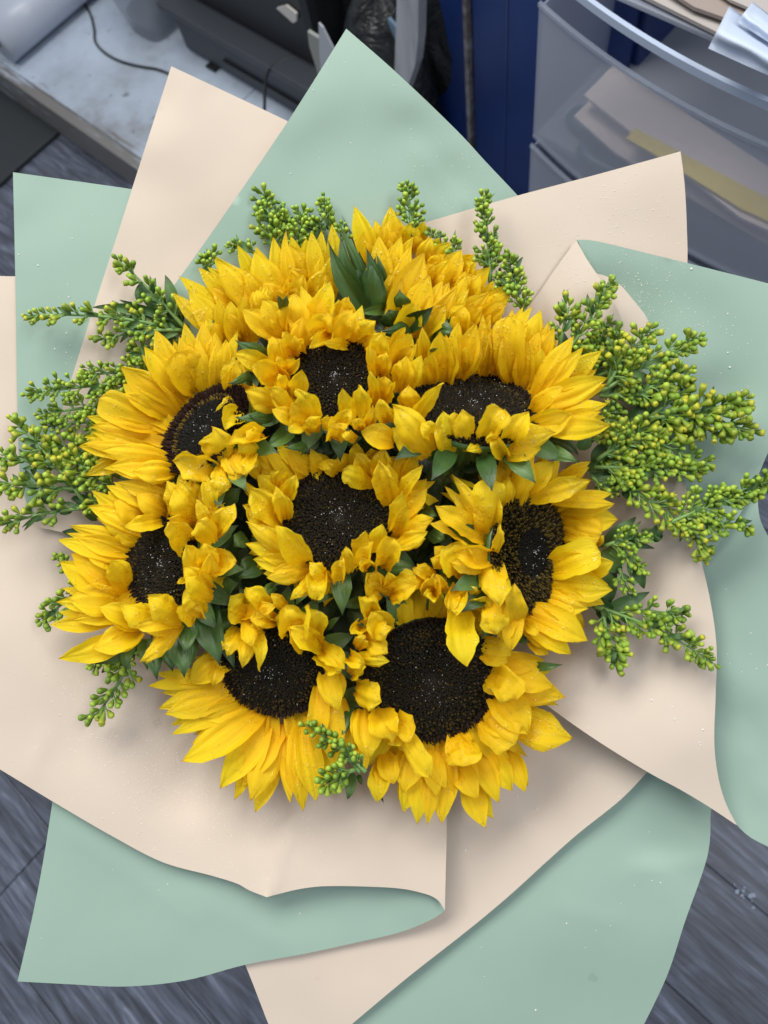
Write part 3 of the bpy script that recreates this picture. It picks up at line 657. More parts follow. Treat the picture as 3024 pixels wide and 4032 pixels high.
    def beads(s, parent, spots, seed):
        """spots: (x, y, spread px, count, min mm, max mm)"""
        rd = random.Random(seed); mb = MB()
        for (x, y, sp, cnt, r0, r1) in spots:
            for _ in range(cnt):
                px = rd.gauss(x, sp); py = rd.gauss(y, sp)
                if not s.inside(px, py): continue
                p = U(px * K, py * K, s.h(px, py)); p1 = U(px * K + 8, py * K, s.h(px + 8 / K, py)); p2 = U(px * K, py * K + 8, s.h(px, py + 8 / K))
                nn = (p2 - p).cross(p1 - p).normalized()
                if nn.dot(CAM - p) < 0: nn.negate()
                r = lerp(r0, r1, rd.random() ** 3) * .0013
                mb.blob(p - nn * r * .1, nn, r, r * 1.0, 6, [(0, 1), (.45, .85), (.8, .5), (1, 0)])
        if mb.v: tag(mb.build('water_beads', M['paperbead'], parent), kind='stuff')

PE, MI = M['peach'], M['mint']
GP = 'wrapping paper sheets around the bouquet'
def top_sheet(segs, layer, front, back, label, beads=(), seed=1, **kw):
    s = Sheet(segs, layer, seed=seed, **kw)
    o = s.build('wrapping_paper', front, back, origin=U(CX * K, CY * K, -.12)); tag(o, label, 'wrapping paper', GP)
    if beads: s.beads(o, beads, seed)
    return s, o
# bottom-most first
top_sheet([[(28, 372, 6), (155, 390), (281, 408), (420, 430)], [(420, 430), (560, 760), (700, 1050)], [(700, 1050), (300, 1135), (66, 1112)], [(66, 1112), (44, 1030), (38, 900), (33, 600), (28, 372, 6)]], 8.5, MI, PE,
          'mint green paper corner at the far left, behind the pale peach corner', [(190, 830, 60, 26, .5, 1.1), (120, 620, 130, 30, .2, .5)], 11)
top_sheet([[(370, 143, 10), (500, 204), (622, 262), (760, 330)], [(760, 330), (760, 700), (740, 1050)], [(740, 1050), (450, 1195), (190, 1160), (64, 1134)], [(64, 1134), (92, 1030), (155, 815), (262, 480), (370, 143, 10)]], 10.5, PE, MI,
          'pale peach paper corner pointing up between the two mint green corners', [(420, 640, 120, 40, .2, .6), (220, 880, 80, 20, .3, .8)], 12)
top_sheet([[(748, 62, 12), (860, 160, 12), (985, 280, 10), (1050, 350, 8), (1118, 422, 4), (1190, 500, 2)], [(1190, 500), (1000, 800), (800, 1050)], [(800, 1050), (560, 900), (300, 720)], [(300, 720), (390, 597, 6), (480, 470, 8), (622, 262, 10), (748, 62, 12)]], 12.5, MI, PE,
          'topmost mint green paper corner pointing straight up behind the flowers', [(980, 400, 90, 150, .14, .36), (800, 300, 160, 40, .2, .5)], 13, extra=[(900, 300, 2), (960, 390, 0), (700, 330, 5)], creases=[(890, 320, 1010, 450, .8, 16)])
top_sheet([[(700, 545, 2), (920, 480, 6), (1120, 422, 10), (1300, 374, 10), (1470, 327, 8)], [(1470, 327, 8), (1479, 400, 6), (1484, 500, 4), (1484, 600, 2), (1470, 900)], [(1470, 900), (1200, 1000), (800, 1050)], [(800, 1050), (730, 800), (700, 545)]], 15, PE, MI,
          'wide peach paper corner at the upper right in front of the drawers', [(1290, 470, 120, 700, .14, .36), (1100, 560, 90, 150, .14, .36)], 14)
# lower right mint sheets
top_sheet([[(1398, 1600), (1470, 1640), (1541, 1700, 2)], [(1541, 1700, 2), (1535, 1762, 2)], [(1535, 1762, 2), (1528, 1850, 4), (1480, 1990, 4), (1440, 2110, 2), (1380, 2235)], [(1380, 2235), (1100, 2260), (730, 2240)], [(730, 2240), (900, 2000), (1100, 1800)], [(1100, 1800), (1200, 1600), (1398, 1600)]], -2, MI, PE,
          'mint green paper filling the bottom right corner under the peach one', [(1200, 2000, 160, 22, .3, .8)], 15, extra=[(1450, 1830, -6), (1430, 1900, 5), (1250, 1960, 3)], creases=[(1370, 1880, 1510, 1860, 1.6, 18), (1200, 1960, 1330, 1990, .9, 22)])
top_sheet([[(1398, 1668, 8), (1340, 1728, 8), (1250, 1800, 8), (1180, 1862, 7), (1100, 1935, 9), (1010, 2010, 7), (880, 2112, 7), (745, 2225, 6)], [(745, 2225), (660, 2260), (600, 2260)], [(600, 2260), (575, 2200), (530, 2085), (480, 1980)], [(480, 1980), (560, 1700), (700, 1350)], [(700, 1350), (1000, 1300), (1150, 1400), (1398, 1668)]], 1, PE, MI,
          'peach paper showing at the bottom centre between the two lower mint sheets', [(1050, 1740, 90, 30, .2, .9), (1250, 1700, 80, 12, .3, .8)], 16, extra=[(1150, 1720, 0), (1000, 1950, 2)])
# lower left: one sheet, mint inside and peach outside, folded over itself
s6m = Sheet([[(118, 1700, 0), (95, 1850, 1), (70, 1980, 2), (38, 2120, 2)], [(38, 2120, 2), (150, 2126, 1), (270, 2131, 0), (400, 2118, 0), (530, 2084, 2), (660, 2060, 4), (770, 2036, 7), (850, 2018, 10), (900, 2001, 13), (940, 1982, 17), (961, 1966, 21)],
             [(961, 1966, 21), (940, 1880, 12), (900, 1780)], [(900, 1780), (500, 1700), (118, 1700)]], 3.5, wave=.0025, seed=17, extra=[(700, 1980, 0), (820, 1970, 2), (300, 1950, 0), (620, 1960, 0)], creases=[(150, 1800, 420, 1985, .9, 20), (400, 1930, 640, 2060, .7, 16)])
o6 = s6m.build('wrapping_paper', MI, PE, origin=U(CX * K, CY * K, -.12)); tag(o6, 'lower left paper folded over itself, mint green inside with a large peach flap on top', 'wrapping paper', GP)
s6m.beads(o6, [(400, 1980, 220, 16, .25, .6)], 3)
s6 = Sheet([[(-40, 590, -2), (0, 596, -2), (46, 597, -2)], [(46, 597, -2), (52, 900, -3), (70, 1090, -3), (200, 1120, -3), (360, 1150, -3), (700, 1200)], [(700, 1200), (900, 1400), (965, 1700, 6)],
            [(965, 1700, 6), (965, 1790, 12), (963, 1880, 20), (961, 1967, 22)], [(961, 1967, 22), (945, 1944, 24), (915, 1930, 22), (850, 1918, 20), (720, 1914, 18), (650, 1920, 17), (576, 1938, 16)],
            [(576, 1938, 16), (540, 1924, 14), (510, 1908, 12), (455, 1891, 10), (350, 1862, 8), (240, 1805, 7), (120, 1735, 6), (0, 1662, 4), (-40, 1640, 4)], [(-40, 1640, 4), (-44, 1200, 0), (-40, 590, -2)]], 6, wave=.0035, seed=18,
           extra=[(620, 1800, 11), (590, 1880, 13), (560, 1800, 6), (700, 1850, 12), (150, 1600, 0), (100, 1620, 4), (400, 1700, -3), (60, 1100, -3), (20, 900, -3)], creases=[(635, 1770, 577, 1938, 3.0, 13), (95, 1590, 70, 1670, 1.4, 14), (250, 1420, 330, 1700, .7, 24)])
f6 = s6.build('folded_flap', PE, MI, parent=o6); f6['label'] = 'peach side of the paper folded over the mint green side'
s6.beads(f6, [(330, 1650, 80, 620, .12, .44), (470, 1720, 80, 620, .12, .44), (640, 1770, 90, 480, .12, .34), (230, 1560, 60, 140, .12, .38), (250, 1500, 110, 320, .14, .4), (90, 1400, 120, 200, .14, .36), (500, 1800, 200, 60, .2, .6)], 4)
# right-hand sheets
top_sheet([[(1470, 1060, -2), (1540, 1180), (1625, 1060, 3), (1645, 1130, 4), (1700, 1230, 4)], [(1700, 1230, 4), (1705, 1500, 4), (1700, 1850, 6)], [(1700, 1850, 6), (1659, 1829, 4), (1620, 1808, 0), (1592, 1782, -6), (1560, 1740, -8)], [(1560, 1740, -8), (1480, 1600), (1400, 1300)], [(1400, 1300), (1470, 1060)]], 16, MI, PE,
          'mint green paper along the right edge, below the notch, beside the peach curl', [(1580, 1380, 60, 14, .3, .8)], 19, extra=[(1620, 1500, 8), (1580, 1560, -4), (1640, 1300, 4)], creases=[(1560, 1430, 1640, 1720, 1.5, 16)])
sA, oA = top_sheet([[(1245, 518, 6), (1275, 519, 8), (1320, 528, 9), (1480, 567, 10), (1659, 612, 10), (1710, 626, 10)], [(1710, 626, 10), (1712, 760, 8), (1708, 880, 7)], [(1708, 880, 7), (1665, 965, 6), (1640, 1022, 6), (1618, 1075, 6), (1585, 1132, 5), (1545, 1185, 3), (1515, 1228)], [(1515, 1228), (1440, 1260), (1380, 1200)], [(1380, 1200), (1300, 800), (1260, 560), (1245, 518, 6)]], 19, MI, PE,
          'mint green paper at the right side, its peach edge curling back at the apex', [(1370, 640, 60, 420, .14, .36), (1560, 700, 90, 20, .3, .9), (1470, 760, 80, 60, .2, .4)], 20, extra=[(1300, 640, -6), (1360, 720, -6), (1500, 720, 4), (1560, 860, -2)])
sB = Sheet([[(1245, 519, 8), (1268, 560, 11), (1300, 608, 12), (1330, 660, 12), (1357, 722, 12), (1400, 830, 11), (1450, 950, 11), (1480, 1045, 12), (1508, 1180, 13), (1535, 1300, 14), (1548, 1400, 14), (1546, 1500, 14), (1543, 1600, 13), (1550, 1670, 10), (1566, 1730, 6), (1592, 1783, 2)],
            [(1592, 1783, 2), (1530, 1742, 6), (1470, 1706, 10), (1398, 1667, 14), (1290, 1600, 16), (1190, 1530, 12), (1100, 1460, 6)], [(1100, 1460), (1000, 1300), (900, 1000)], [(900, 1000), (1050, 780, -4), (1150, 652, 2), (1200, 580, 6), (1245, 519, 8)]], 22, wave=.0025, seed=21,
           extra=[(1400, 1400, 4), (1350, 1250, -6), (1300, 1000, -8), (1460, 1600, 14), (1250, 700, 2)])
fB = sB.build('curled_flap', PE, MI, parent=oA); fB['label'] = 'peach side of the paper curling inward toward the flowers'
sB.beads(fB, [(1240, 600, 40, 200, .14, .36), (1250, 1500, 60, 160, .14, .34), (1440, 1540, 60, 8, .4, .8), (1420, 1320, 60, 8, .4, .8)], 5)

def paper_h(x, y):                              # height of the visible paper at a photograph pixel
    return base_h(x / K, y / K) + lerp(.008, .024, min(1, max(0, (x - 1300) / 700)))

# ------------------------------------------------------------------ goldenrod sprays
GREEN = [(.13, .22, .016), (.17, .27, .020), (.105, .18, .014), (.22, .30, .025)]
YEL = [(.34, .38, .03), (.46, .46, .03), (.26, .33, .025)]
def spray(label, branches, leaves=(), seed=0, h0=.012):
    """branches: (bx, by, tx, ty, bend px, spread px, twigs, bud px, yellow 0..1, lift mm) in photograph px, widest first"""
    rd = random.Random(500 + seed)
    b0 = branches[0]; root = empty('goldenrod_spray', U(b0[0], b0[1], paper_h(b0[0], b0[1]) + h0)); tag(root, label, 'goldenrod', 'goldenrod sprays around the sunflowers')
    # hidden stem running down into the bouquet
    st = MB(); a = cam_pt(b0[0], b0[1], paper_h(b0[0], b0[1]) + h0); e = BIND + Vector((rd.uniform(-.02, .02), rd.uniform(-.02, .02), .02))
    mid = (a + e) / 2 + (a - BIND) * .18
    st.tube([W(bez(a, mid, e, t / 8)) for t in range(9)], [.0011] * 9, 5); st.build('stem', M['gstem'], root)
    for (bx, by, tx, ty, bend, spread, ntw, bud, yel, lift) in branches:
        dx, dy = tx - bx, ty - by; ln = math.hypot(dx, dy); mx, my = (bx + tx) / 2 - dy / ln * bend, (by + ty) / 2 + dx / ln * bend
        hA = paper_h(bx, by) + h0 + lift * .001; hB = paper_h(tx, ty) + h0 * .8 + lift * .001
        def at(s): return (1 - s) ** 2 * bx + 2 * s * (1 - s) * mx + s * s * tx, (1 - s) ** 2 * by + 2 * s * (1 - s) * my + s * s * ty, lerp(hA, hB, s) + .004 * math.sin(s * PI)
        pts = [U(*at(i / 10)) for i in range(11)]
        mb = MB(); mb.tube(pts, [lerp(.0016, .0007, i / 10) for i in range(11)], 6)
        buds = MB()
        def put_bud(p, ax, r):
            yy = rd.random() < yel * .8; g = GREEN[rd.randrange(4)]; top = YEL[rd.randrange(3)] if yy else tuple(min(1, c * 1.6 + .008) for c in g)
            l = r * rd.uniform(2.5, 3.2) * (1.2 if yy else 1)
            prof = [(0, .22), (.25, .62), (.58, 1), (.82, .92), (.97, .55), (1, 0)] if not yy else [(0, .22), (.3, .62), (.62, .95), (.85, 1), (1, .82), (.97, 0)]
            buds.blob(p - ax.normalized() * r * .4, ax, r, l, 6, prof, g, top, .8)
            if yy and rd.random() < .18:
                a1 = ax.orthogonal().normalized(); a2 = ax.normalized().cross(a1)
                for q in range(5):
                    an = q * 1.257; dv = a1 * math.cos(an) + a2 * math.sin(an); c0 = p + ax.normalized() * (l - r * .5)
                    buds.add([c0 + dv * r * .4 - dv.cross(ax.normalized()) * r * .28, c0 + dv * r * .4 + dv.cross(ax.normalized()) * r * .28, c0 + dv * r * 1.5 + ax.normalized() * r * .6], [(0, 1, 2)], YEL[1])
        r0 = bud * .47 * .56 / FOC
        ntw = max(3, int(ntw * .8)); spread *= .72; bud *= 1.04
        for k in range(ntw):
            s = .10 + .86 * (k + .5 + rd.uniform(-.3, .3)) / ntw; x, y, h = at(s)
            sd = -1 if k % 2 else 1; sd = sd if rd.random() < .88 else -sd
            tl = spread * (1.0 - .72 * s) * rd.uniform(.55, 1.15)
            an = math.atan2(my - by + (ty - my) * s * 1.2 + 1e-6, mx - bx + (tx - mx) * s * 1.2) + sd * rd.uniform(.45, 1.05)
            ex, ey = x + math.cos(an) * tl, y + math.sin(an) * tl; eh = h + rd.uniform(-.002, .008)
            A, B = cam_pt(x, y, h), cam_pt(ex, ey, eh); Mi = (A + B) / 2 + Vector((0, 0, rd.uniform(.0, .003)))
            tp = [bez(A, Mi, B, t / 4) for t in range(5)]
            mb.tube([W(q) for q in tp], [.0008, .0007, .0006, .0005, .0004], 5)
            nb = max(3, int(tl / (bud * .42)))
            for j in range(nb):
                u = (j + .8) / nb; q = bez(A, Mi, B, u)
                sdv = Vector((-math.sin(an), -math.cos(an), 0)) * (1 if j % 2 else -1) * rd.uniform(.2, .9) + Vector((math.cos(an), -math.sin(an), 0)) * 1.0 + Vector((0, 0, rd.uniform(.1, 1.1)))
                sdv = (sdv.normalized() if u < .97 else (B - Mi).normalized())
                rr = r0 * rd.uniform(.72, 1.15); off = rr * rd.uniform(.8, 2.2)
                mb.tube([W(q), W(q + sdv * (off + rr * .6))], [.0003, .00025], 3, cap=False)
                put_bud(W(q + sdv * off), R @ sdv, rr)
            if rd.random() < .8:                 # tiny leaf at the fork
                an2 = an + rd.uniform(-.5, .5); l2 = rd.uniform(24, 60); d1 = Vector((math.cos(an2), -math.sin(an2), .3)).normalized(); sd2 = Vector((math.sin(an2), math.cos(an2), 0))
                lw = .0013; ll = l2 * .56 / FOC
                mb.add([W(A), W(A + d1 * ll * .5 + sd2 * lw), W(A + d1 * ll), W(A + d1 * ll * .5 - sd2 * lw), W(A + d1 * ll * .5 - Vector((0, 0, .0004)))], [(0, 1, 4), (1, 2, 4), (2, 3, 4), (3, 0, 4)])
        # buds set straight on the last stretch
        for j in range(int(ln * .30 / bud) + 3):
            s = 1 - j * bud * .55 / ln; x, y, h = at(max(.1, s))
            an = math.atan2(ty - my, tx - mx) + (0 if j == 0 else (1 if j % 2 else -1) * rd.uniform(.5, 1.1))
            dv = Vector((math.cos(an), -math.sin(an), rd.uniform(0, .7))).normalized(); rr = r0 * rd.uniform(.7, 1.05)
            p = cam_pt(x, y, h); mb.tube([W(p), W(p + dv * rr * 1.4)], [.0003, .0003], 3, cap=False); put_bud(W(p + dv * rr), R @ dv, rr)
        for k in range(int(ln / 75)):
            s = rd.uniform(.05, .75); x, y, h = at(s); x1, y1, _ = at(min(1, s + .1)); an = math.atan2(y1 - y, x1 - x) + rd.choice((-1, 1)) * rd.uniform(.3, .9); l = rd.uniform(45, 90)
            blade('leaf', root, (x, y), (x + math.cos(an) * l, y + math.sin(an) * l), rd.uniform(15, 30), h + .001, h + rd.uniform(-.003, .004), .002, M['leaf'], rd.uniform(-10, 10), rd.uniform(.4, .9), rd.uniform(-.5, .5), rd.uniform(-.4, .4), 'leaf', ns=7, nu=4, rnd=rd)
        br = mb.build('branch', M['gstem'], root)
        bo = buds.build('buds', M['buds'], br); tag(bo, kind='stuff')
    for (bx, by, tx, ty, wd, bend) in leaves:
        ha = paper_h(bx, by) + h0 + .003; hb = paper_h(tx, ty) + h0 + .002
        blade('leaf', root, (bx, by), (tx, ty), wd * 1.1, ha, hb, .003, M['leaf'], bend, rd.uniform(.5, .9), rd.uniform(-.4, .4), rd.uniform(-.3, .3), 'leaf', ns=10, nu=6, rnd=rd)
    return root

S = spray
S('yellow tipped goldenrod spray arching left over the mint paper at the upper left', [(740, 1310, 120, 1243, 55, 95, 15, 22, .7, 4), (735, 1300, 470, 1028, 12, 75, 10, 24, .25, 8), (720, 1300, 395, 1338, 26, 75, 9, 22, .35, 6), (700, 1270, 400, 1240, 20, 60, 8, 22, .4, -3), (740, 1290, 570, 1150, 0, 60, 7, 18, .1, -5), (740, 1330, 560, 1380, 0, 60, 7, 18, .1, -5)],
  [(690, 1240, 650, 1082, 50, 12), (610, 1215, 550, 1100, 48, -10), (590, 1225, 362, 1210, 36, 12), (700, 1250, 470, 1180, 42, -14), (720, 1300, 520, 1337, 42, 18), (560, 1190, 545, 1120, 30, -14), (730, 1310, 620, 1260, 50, 8)], 1)
S('dense green goldenrod spray left of the upper left sunflower, many small round buds', [(640, 1500, 115, 1550, 14, 130, 26, 19, .12, 6), (620, 1470, 330, 1480, 18, 110, 18, 19, .1, 8), (640, 1440, 520, 1385, 10, 80, 9, 19, .1, 4), (560, 1560, 160, 1630, -10, 120, 20, 19, .1, 0), (520, 1640, 180, 1680, 0, 100, 14, 18, .15, -2), (640, 1560, 400, 1600, 0, 100, 14, 18, .1, 3)],
  [(560, 1480, 600, 1400, 34, 8), (600, 1500, 480, 1540, 40, 10)], 2)
S('goldenrod spray with a few open yellow florets beside the leftmost petals', [(470, 1880, 165, 1740, 30, 110, 16, 24, .65, 2), (480, 1760, 165, 1800, 0, 100, 14, 24, .45, 2), (440, 1900, 240, 1800, 16, 90, 12, 24, .8, 8), (480, 1930, 330, 1870, 0, 80, 10, 22, .3, 8), (460, 1990, 350, 1985, 0, 60, 8, 20, .2, 5), (500, 1720, 355, 1690, 0, 80, 10, 20, .3, 1)],
  [(195, 1855, 292, 1745, 34, -26), (260, 1930, 365, 1905, 44, -8), (300, 1980, 420, 2010, 40, 8), (350, 2085, 245, 2092, 46, -18), (380, 2050, 310, 1975, 46, 8), (280, 1965, 420, 1955, 34, 0)], 3)
S('three armed goldenrod spray reaching the left frame edge over the peach paper', [(330, 1975, 55, 1660, 24, 85, 12, 26, .85, 8), (350, 1925, -10, 1895, -14, 80, 10, 27, .6, 8), (330, 2000, 8, 2068, 20, 75, 9, 24, .45, 8), (190, 1850, 5, 1790, 14, 60, 6, 24, .5, 6)],
  [(130, 1870, 122, 1715, 30, 16), (100, 1810, 28, 1800, 28, -10), (190, 1985, 182, 1920, 40, -6), (235, 2010, 287, 2010, 34, 6), (130, 2045, 190, 2010, 34, 8), (95, 1890, 150, 1925, 30, 8), (110, 1895, 100, 1850, 26, 4)], 4)
S('small goldenrod tip poking out left of the lower left sunflower', [(340, 2290, 165, 2435, -14, 90, 10, 25, .2, 6), (340, 2260, 228, 2205, 6, 50, 5, 20, .05, 2)], [], 5)
S('goldenrod sprig hanging below the glossy bracts at the lower left', [(520, 2570, 368, 2826, -30, 90, 13, 26, .2, 8), (500, 2560, 375, 2610, 10, 50, 5, 24, .1, 6), (540, 2520, 470, 2640, 10, 60, 6, 24, .1, 4)], [(450, 2600, 400, 2650, 30, 0)], 6)
S('bushy green goldenrod tip standing on the mint paper at the upper left of the heads', [(1080, 1010, 1050, 768, -8, 110, 18, 20, .08, 4), (1100, 1000, 1115, 830, 0, 70, 8, 20, .08, 3)], [], 7)
S('round topped goldenrod tip second from the left above the yellow petals', [(1160, 1010, 1192, 832, 6, 100, 14, 19, .06, 4), (1240, 990, 1238, 880, 0, 60, 7, 18, 0, 3)], [], 8)
S('thin pale goldenrod sprig beside the dark bract tips at top centre', [(1310, 930, 1275, 785, -8, 50, 8, 19, .0, 5), (1340, 960, 1355, 900, 0, 40, 4, 19, 0, 5), (1280, 900, 1235, 880, 0, 30, 4, 18, 0, 5)], [(1290, 905, 1300, 850, 20, 4)], 9)
S('pair of tiny goldenrod twigs at the left end of the top petals', [(820, 1080, 838, 985, 0, 40, 4, 19, 0, 5), (1020, 1000, 908, 972, 6, 40, 5, 18, .05, 3), (810, 1070, 795, 1020, 0, 24, 3, 18, 0, 5)], [], 10)
S('cone shaped goldenrod tip rising right of the tallest top petals', [(1625, 930, 1605, 738, 0, 85, 16, 19, .05, 5), (1760, 1000, 1700, 920, 0, 50, 5, 18, 0, 0), (1800, 1020, 1780, 960, 0, 30, 3, 18, 0, 0)], [], 11)
S('tall narrow goldenrod tip on the upper right peach paper', [(1930, 1110, 1897, 778, 14, 75, 24, 19, .05, 5)], [(1925, 1070, 1952, 1035, 22, 4), (1905, 1080, 1945, 970, 20, -6)], 12)
S('goldenrod tip just right of the tall narrow one, lower and shorter', [(2070, 1260, 2002, 1012, -12, 75, 18, 20, .05, 5), (1990, 1180, 1970, 1080, 0, 40, 5, 18, 0, 2)], [], 13)
S('pale tufted goldenrod spray leaning up right from behind the upper right sunflower', [(2220, 1400, 2395, 1112, 22, 80, 18, 23, .25, 8), (2200, 1370, 2240, 1210, 0, 70, 9, 24, .5, 10), (2330, 1500, 2390, 1270, 0, 80, 14, 19, .3, -3), (2210, 1420, 2330, 1400, 0, 80, 12, 20, .1, 2), (2280, 1500, 2340, 1330, 0, 90, 14, 19, .1, 0)],
  [(2230, 1420, 2215, 1300, 36, 4), (2270, 1440, 2330, 1390, 34, 4)], 14)
S('long goldenrod spray with hooked tip over the right mint paper', [(2370, 1540, 2745, 1328, -6, 110, 22, 23, .45, 9), (2390, 1520, 2560, 1300, -14, 80, 12, 24, .6, 10), (2395, 1500, 2432, 1315, 8, 70, 9, 23, .45, 8), (2480, 1560, 2700, 1460, 0, 90, 12, 24, .6, 8), (2360, 1560, 2600, 1540, 0, 90, 14, 20, .1, 4), (2350, 1480, 2480, 1440, 0, 90, 12, 20, .2, 2)],
  [(2545, 1640, 2645, 1515, 54, 12), (2550, 1640, 2560, 1465, 42, -8), (2470, 1660, 2560, 1560, 46, 8), (2360, 1600, 2470, 1610, 40, 0), (2400, 1450, 2405, 1380, 24, 0)], 15)
S('drooping goldenrod spray at the far right, yellow tips hanging like a comb', [(2545, 1645, 2930, 1570, 30, 80, 16, 28, .85, 10), (2700, 1590, 2948, 1695, 20, 70, 10, 28, .85, 8), (2690, 1620, 2850, 1715, 6, 60, 8, 24, .85, 7), (2560, 1640, 2700, 1520, 10, 70, 8, 27, .8, 8)],
  [(2560, 1640, 2772, 1733, 62, -16), (2680, 1610, 2700, 1530, 44, 6), (2790, 1600, 2810, 1520, 26, 6), (2780, 1570, 2830, 1640, 40, 8), (2800, 1600, 2760, 1545, 20, 0)], 16)
S('fan shaped cluster of goldenrod right of the right sunflowers, bursting yellow', [(2350, 1810, 2552, 1685, -6, 130, 16, 25, .8, 11), (2400, 1800, 2555, 1740, 0, 90, 10, 25, .5, 8), (2480, 1700, 2780, 1835, -14, 100, 18, 25, .6, 5), (2560, 1680, 2700, 1700, 0, 90, 10, 25, .5, 3), (2340, 1840, 2755, 1858, -10, 90, 20, 23, .12, 9), (2380, 1830, 2620, 1800, -6, 80, 12, 22, .1, 6), (2300, 1750, 2420, 1620, 0, 90, 12, 20, .1, 2), (2350, 1760, 2480, 1880, 0, 90, 14, 21, .15, 0)],
  [(2330, 1820, 2422, 1715, 62, 10), (2340, 1840, 2560, 1830, 46, 10), (2280, 1770, 2330, 1690, 56, 6), (2330, 1800, 2500, 1740, 36, 4), (2350, 1850, 2480, 1900, 50, 0), (2310, 1850, 2420, 1800, 50, 6), (2360, 1860, 2440, 1960, 44, -6)], 17)
S('goldenrod spray dangling down over the right peach flap with open yellow florets', [(2440, 1900, 2712, 2085, -14, 95, 18, 25, .75, 8), (2330, 1880, 2412, 1938, 0, 60, 6, 19, 0, 10), (2420, 1880, 2500, 1900, 0, 60, 6, 22, .2, 8), (2700, 2050, 2770, 2190, -8, 50, 9, 22, .5, 6)],
  [(2462, 1925, 2475, 1970, 34, 0), (2530, 1940, 2600, 1945, 22, 0), (2600, 2070, 2578, 2130, 40, 6), (2330, 1850, 2400, 1905, 50, 8)], 18)
S('airy goldenrod spray of round green buds sticking past the right notch', [(2590, 2080, 3040, 1890, -8, 130, 20, 21, .0, 12), (2720, 2060, 2830, 1925, 0, 60, 7, 21, 0, 12), (2860, 1980, 2885, 1955, 0, 40, 4, 21, 0, 12), (2750, 2060, 2940, 2070, -10, 70, 9, 21, 0, 10), (2900, 1960, 3012, 1910, 0, 50, 6, 21, 0, 12)],
  [(2850, 1990, 2870, 1960, 20, 0), (2800, 2040, 2815, 2070, 26, 0)], 19)
S('leafy low goldenrod sprig right of the far right sunflower, sparse green buds', [(2380, 2150, 2545, 2108, -10, 70, 12, 19, .0, 8), (2400, 2140, 2530, 2240, -12, 60, 9, 20, 0, 8), (2440, 2240, 2470, 2330, 0, 50, 6, 19, 0, 5)],
  [(2380, 2140, 2505, 2035, 56, 8), (2490, 2210, 2537, 2320, 50, -6), (2400, 2130, 2580, 2160, 36, -8), (2600, 2100, 2572, 2135, 36, 0), (2370, 2170, 2440, 2260, 90, -10), (2360, 2260, 2400, 2380, 90, -8), (2400, 2150, 2480, 2200, 50, 6)], 20)
S('two branched goldenrod spray low on the right peach flap', [(2340, 2390, 2805, 2610, -50, 90, 22, 24, .25, 9), (2370, 2390, 2432, 2615, 14, 95, 16, 26, .3, 9), (2480, 2400, 2690, 2420, 0, 70, 10, 23, .1, 8), (2640, 2480, 2620, 2500, 0, 40, 4, 23, .2, 7)],
  [(2390, 2400, 2560, 2330, 52, 6), (2350, 2400, 2450, 2470, 60, 0), (2330, 2360, 2420, 2410, 60, 0), (2440, 2400, 2480, 2460, 40, 0)], 21)
S('single goldenrod sprig lying across the yellow petals at the bottom centre', [(1440, 3040, 1208, 2862, 30, 60, 12, 22, .0, 64), (1400, 3030, 1285, 3085, 12, 80, 10, 24, 0, 60), (1420, 3040, 1330, 2930, -6, 50, 6, 22, 0, 60)],
  [(1385, 3045, 1368, 3148, 46, -10), (1410, 3050, 1425, 3090, 22, 0), (1350, 3000, 1372, 2935, 26, 4)], 22, .030)

# ------------------------------------------------------------------ the shop behind: floor of planks
def wood_mat():
    m = mat('grey_wood_plank', (.12, .14, .19), .42); oi = N(m, 'ShaderNodeObjectInfo')
    tc = N(m, 'ShaderNodeTexCoord'); mp = N(m, 'ShaderNodeMapping'); mp.inputs['Scale'].default_value = (1.0, 6, 1)
    cb = N(m, 'ShaderNodeVectorMath', operation='ADD'); L(m, tc.outputs['Object'], cb.inputs[0])
    mu = N(m, 'ShaderNodeMath', operation='MULTIPLY'); mu.inputs[1].default_value = 37; L(m, oi.outputs['Random'], mu.inputs[0]); L(m, mu.outputs[0], cb.inputs[1])
    L(m, cb.outputs[0], mp.inputs[0])
    t = N(m, 'ShaderNodeTexNoise'); t.inputs['Scale'].default_value = 5; t.inputs['Detail'].default_value = 6; t.inputs['Roughness'].default_value = .62; t.inputs['Distortion'].default_value = 1.6; L(m, mp.outputs[0], t.inputs[0])
    mp2 = N(m, 'ShaderNodeMapping'); mp2.inputs['Scale'].default_value = (6, 90, 1); L(m, cb.outputs[0], mp2.inputs[0])
    t2 = N(m, 'ShaderNodeTexNoise'); t2.inputs['Scale'].default_value = 2.2; t2.inputs['Detail'].default_value = 3; L(m, mp2.outputs[0], t2.inputs[0])
    r = ramp(m, t.outputs[0], [(.30, (.040, .046, .062)), (.48, (.080, .092, .126)), (.60, (.125, .145, .195)), (.74, (.27, .31, .40))])
    r2 = ramp(m, t2.outputs[0], [(.35, (.62, .62, .64)), (.65, (1.15, 1.15, 1.15))])
    mx = N(m, 'ShaderNodeMixRGB', blend_type='MULTIPLY'); mx.inputs[0].default_value = 1; L(m, r.outputs[0], mx.inputs[1]); L(m, r2.outputs[0], mx.inputs[2])
    L(m, mx.outputs[0], bsdf(m).inputs['Base Color']); L(m, bump(m, t2.outputs[0], .25, .001).outputs[0], bsdf(m).inputs['Normal'])
    return m
wood = wood_mat()
fl = MB(); fl.box((-4, -3, -.05), (3, 3, -.0045)); floor = fl.build('floor', wood, None, False, Vector((0, 0, 0))); tag(floor, kind='structure')
pw, pl = .162, 1.22
pm = MB(); pm.box((.0008, .0008, -.0044), (pl - .0008, pw - .0008, 0), bev=.0011)
plank_me = None; rp = random.Random(3)
